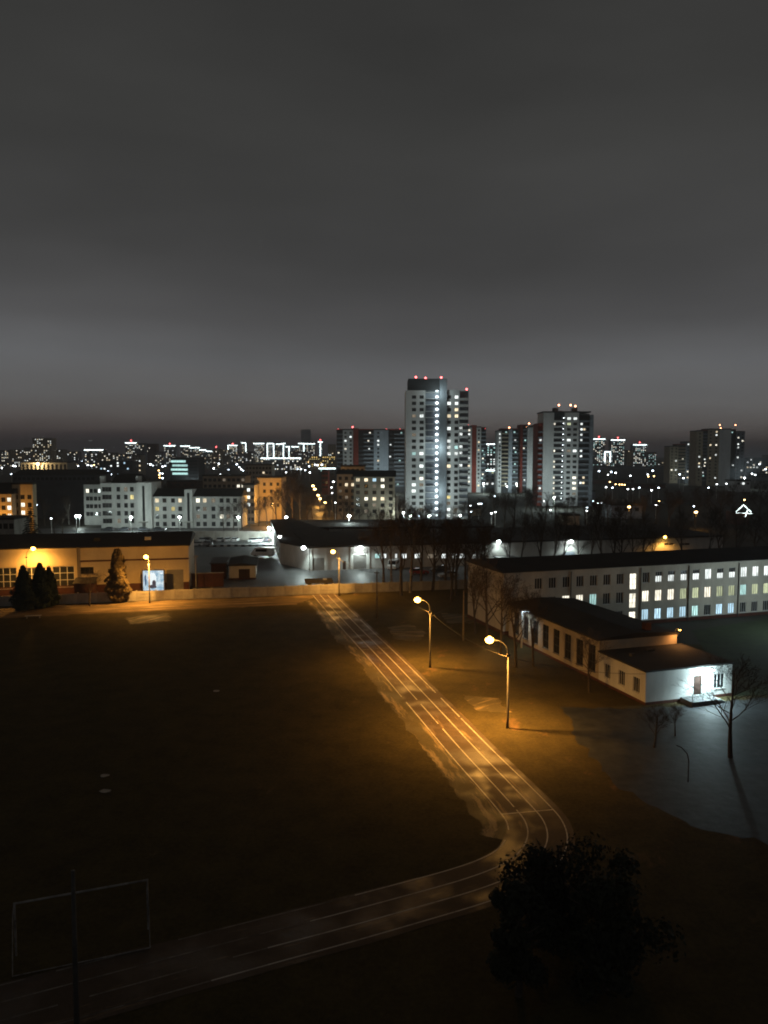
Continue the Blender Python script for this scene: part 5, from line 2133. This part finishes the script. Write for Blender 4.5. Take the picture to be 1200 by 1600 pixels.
for x in (-1.0, 1.0):
    mb = MB()
    mb.box(x - .06, x + .06, -.22, .24, 0, .415)
    mb.build('leg', M['concrete'], bn)
for px, py in ((163, 1212), (165, 1236), (338, 1080)):
    mb = MB()
    rr = random.Random(px)
    p = [(math.cos(a) * rr.uniform(.3, .6), math.sin(a) * rr.uniform(.2, .4)) for a in (2 * math.pi * i / 9 for i in range(9))]
    mb.prism(p, 0, .05)
    tag(mb.build('pale_scrap', M['concrete'], None, G(px, py, .02)), 'flat pale scrap lying on the dark field grass', 'scrap', 'pale scraps on the field')


# ------------------------------------------------------------------ trees
def bare_tree(seed, h, spread=1.0, dense=1.0, lean=.0, trunk_share=.3):
    """trunk and limbs in one mesh, finer branches and twigs in the other; unit tree of height h"""
    rnd = random.Random(seed)
    tb, cb = MB(), MB()

    def branch(p, d, L, r, lvl):
        n = {0: 7, 1: 5, 2: 4, 3: 3, 4: 2}[lvl]
        pts, rad = [p.copy()], [r]
        d = d.normalized()
        for i in range(n):
            wob = .06 if lvl == 0 else .2
            d = (d + Vector((rnd.uniform(-wob, wob), rnd.uniform(-wob, wob), rnd.uniform(-wob * .4, wob * .9)))).normalized()
            p = p + d * (L / n)
            pts.append(p.copy())
            rad.append(max(.009, r * (1 - .82 * (i + 1) / n)))
        (tb if lvl < 2 else cb).tube(pts, rad, {0: 8, 1: 6, 2: 4, 3: 3, 4: 3}[lvl], cap=False)
        if lvl >= 4:
            return
        cnt = int({0: 13, 1: 8, 2: 6, 3: 3}[lvl] * (dense if lvl else 1) + rnd.random())
        t0 = trunk_share if lvl == 0 else .22
        for k in range(cnt):
            t = t0 + (1 - t0) * (k + rnd.random()) / cnt
            i = min(n - 1, int(t * n))
            f = t * n - i
            q = pts[i].lerp(pts[i + 1], f)
            ax = (pts[i + 1] - pts[i]).normalized()
            s1 = ax.orthogonal().normalized()
            s1.rotate(Matrix.Rotation(rnd.uniform(0, 2 * math.pi), 3, ax))
            an = rnd.uniform(.5, .95) if lvl == 0 else rnd.uniform(.45, 1.0)
            an *= spread if lvl == 0 else 1
            nd = ax * math.cos(an) + s1 * math.sin(an)
            nd.z += .12
            ll = L * {0: .5 * (1.15 - .75 * (t - t0) / (1 - t0)), 1: .5 * (1.1 - .5 * t), 2: .5, 3: .5}[lvl] * rnd.uniform(.75, 1.2)
            branch(q, nd, ll, max(.01, (r * (1 - .8 * t)) * {0: .5, 1: .5, 2: .55, 3: .6}[lvl]), lvl + 1)

    branch(Vector((0, 0, -.05)), Vector((lean, 0, 1)), h * .86, h * .017 + .03, 0)
    return tb, cb


protos = []
for i, (sp, de, ts, bark) in enumerate(((1.0, .92, .28, 'bark'), (.7, .95, .25, 'bark'), (1.15, .85, .33, 'bark'), (.55, .9, .35, 'birchbark'), (.9, 1.0, .22, 'bark'))):
    tb, cb = bare_tree(100 + i, 12.0, sp, de, .03 * (i - 2), ts)
    protos.append((tb.mesh('trunk', M[bark], True), cb.mesh('crown', M['twig'], False)))


def place_tree(base, h, kind, label, group, rz=None, wide=1.0):
    t = thing('bare_tree', label, 'tree', base, random.uniform(0, 6.28) if rz is None else rz, group)
    s = h / 12.0
    put('trunk', protos[kind][0], t, sc=(s * wide, s * wide, s))
    put('crown', protos[kind][1], t, sc=(s * wide, s * wide, s))
    return t


LOOK = ('wide crowned ', 'narrow upright ', 'broad low forked ', 'pale barked ', 'dense twiggy ')


def tree_px(px, py, ytop, kind, label, group, wide=1.0):
    if group:
        label, group = LOOK[kind] + label, LOOK[kind] + group
    b = G(px, py)
    place_tree(b, max(2, zof(ytop, b.y)), kind, label, group, wide=wide)


def tree_D(px, D, ytop, kind, label, group, wide=1.0):
    label, group = LOOK[kind] + label, LOOK[kind] + group
    place_tree(Vector((xof(px, D), D, 0)), max(3, zof(ytop, D)), kind, label, group, wide=wide)


L1, G1 = 'bare tree in front of the long side of the hall', 'bare trees along the hall'
for px, py, yt, k in ((763, 1006, 872, 0), (742, 990, 885, 1), (782, 1022, 900, 2), (806, 1042, 905, 4), (833, 1040, 925, 1), (921, 1082, 985, 0)):
    tree_px(px, py, yt, k, L1, G1)
L2, G2 = 'bare tree between the fence and the depot', 'bare trees before the depot'
for px, py, yt, k in ((600, 922, 800, 1), (627, 930, 785, 0), (641, 926, 790, 3), (676, 924, 790, 4), (695, 915, 800, 0), (712, 930, 805, 1), (745, 935, 815, 4), (755, 912, 820, 0), (658, 918, 795, 1), (728, 925, 810, 2), (705, 940, 815, 1), (750, 948, 830, 4), (612, 912, 810, 3)):
    tree_px(px, py, yt, k, L2, G2)
L3, G3 = 'bare tree between the school roof and the depot', 'trees behind the school'
for px, D, yt, k in ((795, 176, 815, 1), (812, 182, 800, 3), (843, 180, 790, 1), (862, 172, 800, 3), (880, 178, 805, 1), (905, 185, 810, 0), (921, 176, 800, 3), (943, 170, 780, 3), (958, 182, 800, 1), (972, 178, 795, 4), (988, 185, 815, 2), (1003, 180, 805, 1),
                     (1020, 188, 820, 0), (1065, 190, 800, 1), (1102, 180, 790, 3), (1125, 192, 800, 4), (1150, 185, 795, 1), (1180, 195, 800, 0), (1205, 185, 790, 2)):
    tree_D(px, D, yt, k, L3, G3)
def spot4(px):
    return ('the tallest tower' if px < 731 else 'the red striped narrow tower' if px < 765 else 'the orange beacon striped tower' if px < 812 else 'the red edged tower' if px < 846 else
            'the balcony tower' if px < 928 else 'the bright white skyline cluster' if px < 1046 else 'the dim tower cluster' if px < 1170 else 'the long dark block')


L4, G4 = 'bare tree in the dark belt below {}', 'trees below {}'
rnd = random.Random(5)
for px, D, yt in ((735, 262, 780), (752, 285, 778), (770, 275, 770), (788, 290, 768), (803, 268, 762), (818, 300, 765), (835, 280, 760), (852, 300, 770), (868, 275, 775), (886, 305, 778), (900, 285, 772), (915, 300, 775), (933, 285, 780), (950, 300, 772),
                  (968, 275, 780), (985, 310, 775), (1005, 290, 770), (1025, 300, 778), (1045, 285, 770), (1062, 320, 768), (1085, 300, 765), (1105, 310, 760), (1125, 290, 764), (1142, 315, 758), (1165, 300, 765), (1185, 315, 755), (1205, 300, 760),
                  (648, 288, 790), (660, 300, 792), (690, 290, 795), (708, 300, 790), (725, 310, 785), (622, 300, 770), (636, 320, 775)):
    tree_D(px, D, yt + rnd.uniform(-4, 4), rnd.randrange(5), L4.format(spot4(px)), G4.format(spot4(px)), 1.15)
def spot5(px):
    return ('at the end of the white apartment block' if px < 396 else 'before the orange glowing end wall' if px < 440 else 'beside the city street of sodium lamps' if px < 530 else 'before the beige six storey block')


L5, G5 = 'bare street tree {}', 'trees {}'
for px, D, yt in ((378, 282, 775), (390, 290, 785), (404, 296, 778), (418, 300, 774), (432, 295, 770), (447, 300, 752), (458, 310, 750), (470, 305, 755), (480, 315, 762), (488, 330, 768), (515, 300, 765), (524, 310, 770), (536, 285, 775), (548, 280, 785), (560, 285, 790),
                  (575, 288, 795), (590, 282, 795), (365, 280, 785), (350, 277, 790)):
    tree_D(px, D, yt + rnd.uniform(-3, 3), rnd.randrange(5), L5.format(spot5(px)), G5.format(spot5(px)), 1.1)
def spot6(px):
    return ('near the spruce and the orange wings' if px < 90 else 'at the spruce end of the white apartment block' if px < 150 else 'behind the roofs of the white apartment block' if px < 330 else 'beyond the orange glowing end wall')


L6, G6 = 'bare tree {}', 'trees {}'
for px, D, yt in ((85, 262, 800), (98, 270, 795), (108, 300, 775), (70, 300, 780), (255, 340, 752), (272, 345, 748), (290, 350, 755), (305, 345, 750), (80, 420, 748), (100, 430, 750), (125, 410, 745), (145, 400, 750), (240, 380, 745), (320, 400, 745), (440, 380, 735), (455, 390, 732), (30, 420, 745)):
    tree_D(px, D, yt, rnd.randrange(5), L6.format(spot6(px)), G6.format(spot6(px)), 1.2)
tree_px(1141, 1184, 1030, 2, 'leafless tree standing in the wet yard before the white end wall', None, 1.25)
tree_px(1022, 1168, 1100, 4, 'small leafless shrub tree at the edge of the wet yard', None, 1.3)
tree_px(1055, 1150, 1098, 0, 'thin leafless sapling in front of the porch steps', None, 1.2)
tree_px(140, 947, 890, 2, 'small leafless tree in front of the lean-to shed', None, 1.2)
tree_px(182, 935, 905, 4, 'leafless bush at the foot of the columnar thuja', None, 1.3)


def leafy(seed, n, shape, size, aspect=1.6):
    """many small leaf-sized faces spread through the volume given by shape(rnd) -> point, outward direction"""
    rnd = random.Random(seed)
    mb = MB()
    for _ in range(n):
        p, o = shape(rnd)
        o = (o + Vector((rnd.uniform(-.7, .7), rnd.uniform(-.7, .7), rnd.uniform(-.5, .7)))).normalized()
        a = o.orthogonal().normalized()
        a.rotate(Matrix.Rotation(rnd.uniform(0, 6.28), 3, o))
        b = o.cross(a)
        s = size * rnd.uniform(.6, 1.4)
        mb.face([p - a * s * .5, p + b * s * aspect * .5 - a * s * .1, p + a * s * .5, p - b * s * aspect * .5])
    return mb


def column_shape(h, prof):
    def f(rnd):
        t = rnd.random() ** 1.1
        i = min(len(prof) - 2, int(t * (len(prof) - 1)))
        r = prof[i] + (prof[i + 1] - prof[i]) * (t * (len(prof) - 1) - i)
        a = rnd.uniform(0, 6.28)
        lump = 1 + .16 * math.sin(a * 3 + t * 9) + .12 * math.sin(a * 5 - t * 23) + .08 * math.sin(t * 40 + a)
        rr = r * lump * (1 - .35 * rnd.random() ** 2)
        o = Vector((math.cos(a), math.sin(a), .35))
        return Vector((rr * math.cos(a), rr * math.sin(a), .25 + t * (h - .25))), o
    return f


def column_tree(base, h, prof, label, seed, mat, n=5200, size=.26, group=None):
    t = thing('thuja', label, 'tree', base, 0, group)
    mb = MB()
    mb.tube([(0, 0, -.05), (0, 0, h * .8)], [.16, .03], 7)
    mb.build('trunk', M['bark'], t)
    leafy(seed, n, column_shape(h, prof), size).build('crown', M[mat], t)
    return t


b = G(185, 941)
column_tree(b, zof(858, b.y), (1.2, 1.95, 2.05, 1.95, 1.5, 1.25, 1.15, .95, .35), 'tall brown columnar thuja with a narrow top before the warehouse', 5, 'thuja', 8000)
for px, py, yt, sc, lb in ((38, 954, 884, 1.0, 'dark columnar thuja leftmost of the trio by the fence'), (64, 950, 880, 1.05, 'dark columnar thuja in the middle of the trio by the fence'), (78, 947, 886, .8, 'slim dark columnar thuja rightmost of the trio by the fence')):
    b = G(px, py)
    column_tree(b, zof(yt, b.y), tuple(v * sc for v in (1.3, 1.9, 2.0, 1.8, 1.5, 1.2, .9, .6, .2)), lb, px, 'needle', 6000)


def spruce(base, h, label, seed, r0=.24):
    rnd = random.Random(seed)
    t = thing('spruce_tree', label, 'tree', base, 0)
    mb = MB()
    mb.tube([(0, 0, -.05), (0, 0, h)], [h * .016, .03], 8)
    mb.build('trunk', M['bark'], t)
    cb = MB()
    z = h * .1
    while z < h * .98:
        f = 1 - z / h
        R0 = h * r0 * f * rnd.uniform(.8, 1.15) + .15
        n = int(6 + 5 * f)
        for k in range(n):
            a = 2 * math.pi * (k + rnd.random()) / n
            d = Vector((math.cos(a), math.sin(a), 0))
            s = Vector((-d.y, d.x, 0))
            L = R0 * rnd.uniform(.75, 1.1)
            m = max(3, int(L / .28))
            for i in range(m):
                u = (i + .5) / m
                c = d * L * u + Vector((0, 0, z + .18 * L * u - .5 * L * u * u))
                w = L * .26 * (1 - u) + .14
                for q in (-1, 1):
                    e = c + s * q * w + d * w * .5 + Vector((0, 0, -.12 - w * .35 + rnd.uniform(-.08, .08)))
                    cb.face([c - d * .16, c + d * .2, e + d * .12, e - d * .08])
        z += h * .028 + .12
    cb.build('crown', M['needle'], t)
    return t


D = 196
spruce(Vector((xof(50, D), D, 0)), zof(783, D), 'dark spruce with drooping boughs behind the ochre warehouse roof', 3, .3)

# near evergreen crowns between the viewer and the track bend
def crown_shape(h, r, cz, seed):
    rr = random.Random(seed)
    cl = [(Vector((rr.gauss(0, .42) * r, rr.gauss(0, .42) * r, cz + rr.uniform(-.42, .42) * h)), rr.uniform(.3, .55)) for _ in range(26)]

    def f(rnd):
        c, s = cl[rnd.randrange(len(cl))]
        o = Vector((rnd.gauss(0, 1), rnd.gauss(0, 1), rnd.gauss(0, .8))).normalized()
        return c + o * r * s * rnd.uniform(.35, 1.0), o
    return f


def near_tree(px, D, ytop, r, label, seed):
    h = zof(ytop, D)
    t = thing('evergreen_tree', label, 'tree', (xof(px, D, h * .7), D, 0), 0)
    mb = MB()
    mb.tube([(0, 0, -.05), (.1, 0, h * .4), (0, .1, h * .85)], [.2, .15, .05], 8)
    rr = random.Random(seed)
    for k in range(9):
        a = rr.uniform(0, 6.28)
        z = h * rr.uniform(.3, .75)
        mb.tube([(0, 0, z), (math.cos(a) * r * .5, math.sin(a) * r * .5, z + .5), (math.cos(a) * r * .85, math.sin(a) * r * .85, z + 1.1)], [.07, .05, .02], 5)
    mb.build('trunk', M['bark'], t)
    leafy(seed, 7000, crown_shape(h * .95, r, h * .5, seed), .17).build('crown', M['leaf'], t)


near_tree(872, 42.5, 1296, 2.5, 'dark leafy tree hiding the outer lanes of the track bend', 61)
near_tree(950, 38.5, 1365, 2.6, 'dark leafy tree just beyond the tree at the track bend', 62)
near_tree(812, 38.0, 1385, 1.6, 'dark low leafy tree under the track bend lines', 63)

# ------------------------------------------------------------------ damp night air
m = bpy.data.materials.new('night_haze')
m.use_nodes = True
nt = m.node_tree
nt.nodes.clear()
o_ = nt.nodes.new('ShaderNodeOutputMaterial')
pv = nt.nodes.new('ShaderNodeVolumePrincipled')
pv.inputs['Color'].default_value = (.9, .92, .95, 1)
pv.inputs['Density'].default_value = .00028
pv.inputs['Anisotropy'].default_value = 0.0
nt.links.new(pv.outputs[0], o_.inputs['Volume'])
mb = MB()
mb.box(-4100, 4100, -150, 5100, -1, 104)
hz = mb.build('haze', m)
hz['kind'] = 'stuff'

# ------------------------------------------------------------------ steam plume beyond the right hand towers
m = bpy.data.materials.new('steam')
m.use_nodes = True
nt = m.node_tree
nt.nodes.clear()
o_ = nt.nodes.new('ShaderNodeOutputMaterial')
pv = nt.nodes.new('ShaderNodeVolumePrincipled')
pv.inputs['Color'].default_value = (.75, .82, .95, 1)
pv.inputs['Density'].default_value = .02
nt.links.new(pv.outputs[0], o_.inputs['Volume'])
D = 610.0
p0 = Vector((xof(1138, D), D, 0))
pts, rad = [], []
for px, py, rr in ((1138, 757, 3), (1143, 748, 5), (1150, 738, 7), (1159, 729, 9), (1169, 722, 10), (1180, 716, 11), (1192, 712, 8), (1200, 709, 3)):
    pts.append(Vector((xof(px, D, zof(py, D)), D, zof(py, D))) - p0)
    rad.append(rr)
mb = MB()
mb.tube(pts, rad, 12)
st = mb.build('steam_plume', m, None, p0)
tag(st, 'drifting grey steam plume in front of the dim tower cluster', 'steam')
yard_lamp(p0 + Vector((6, -14, 0)), 9, 'white lamp mast lighting the steam plume', 9000, LED, 'lamp_far', .7)
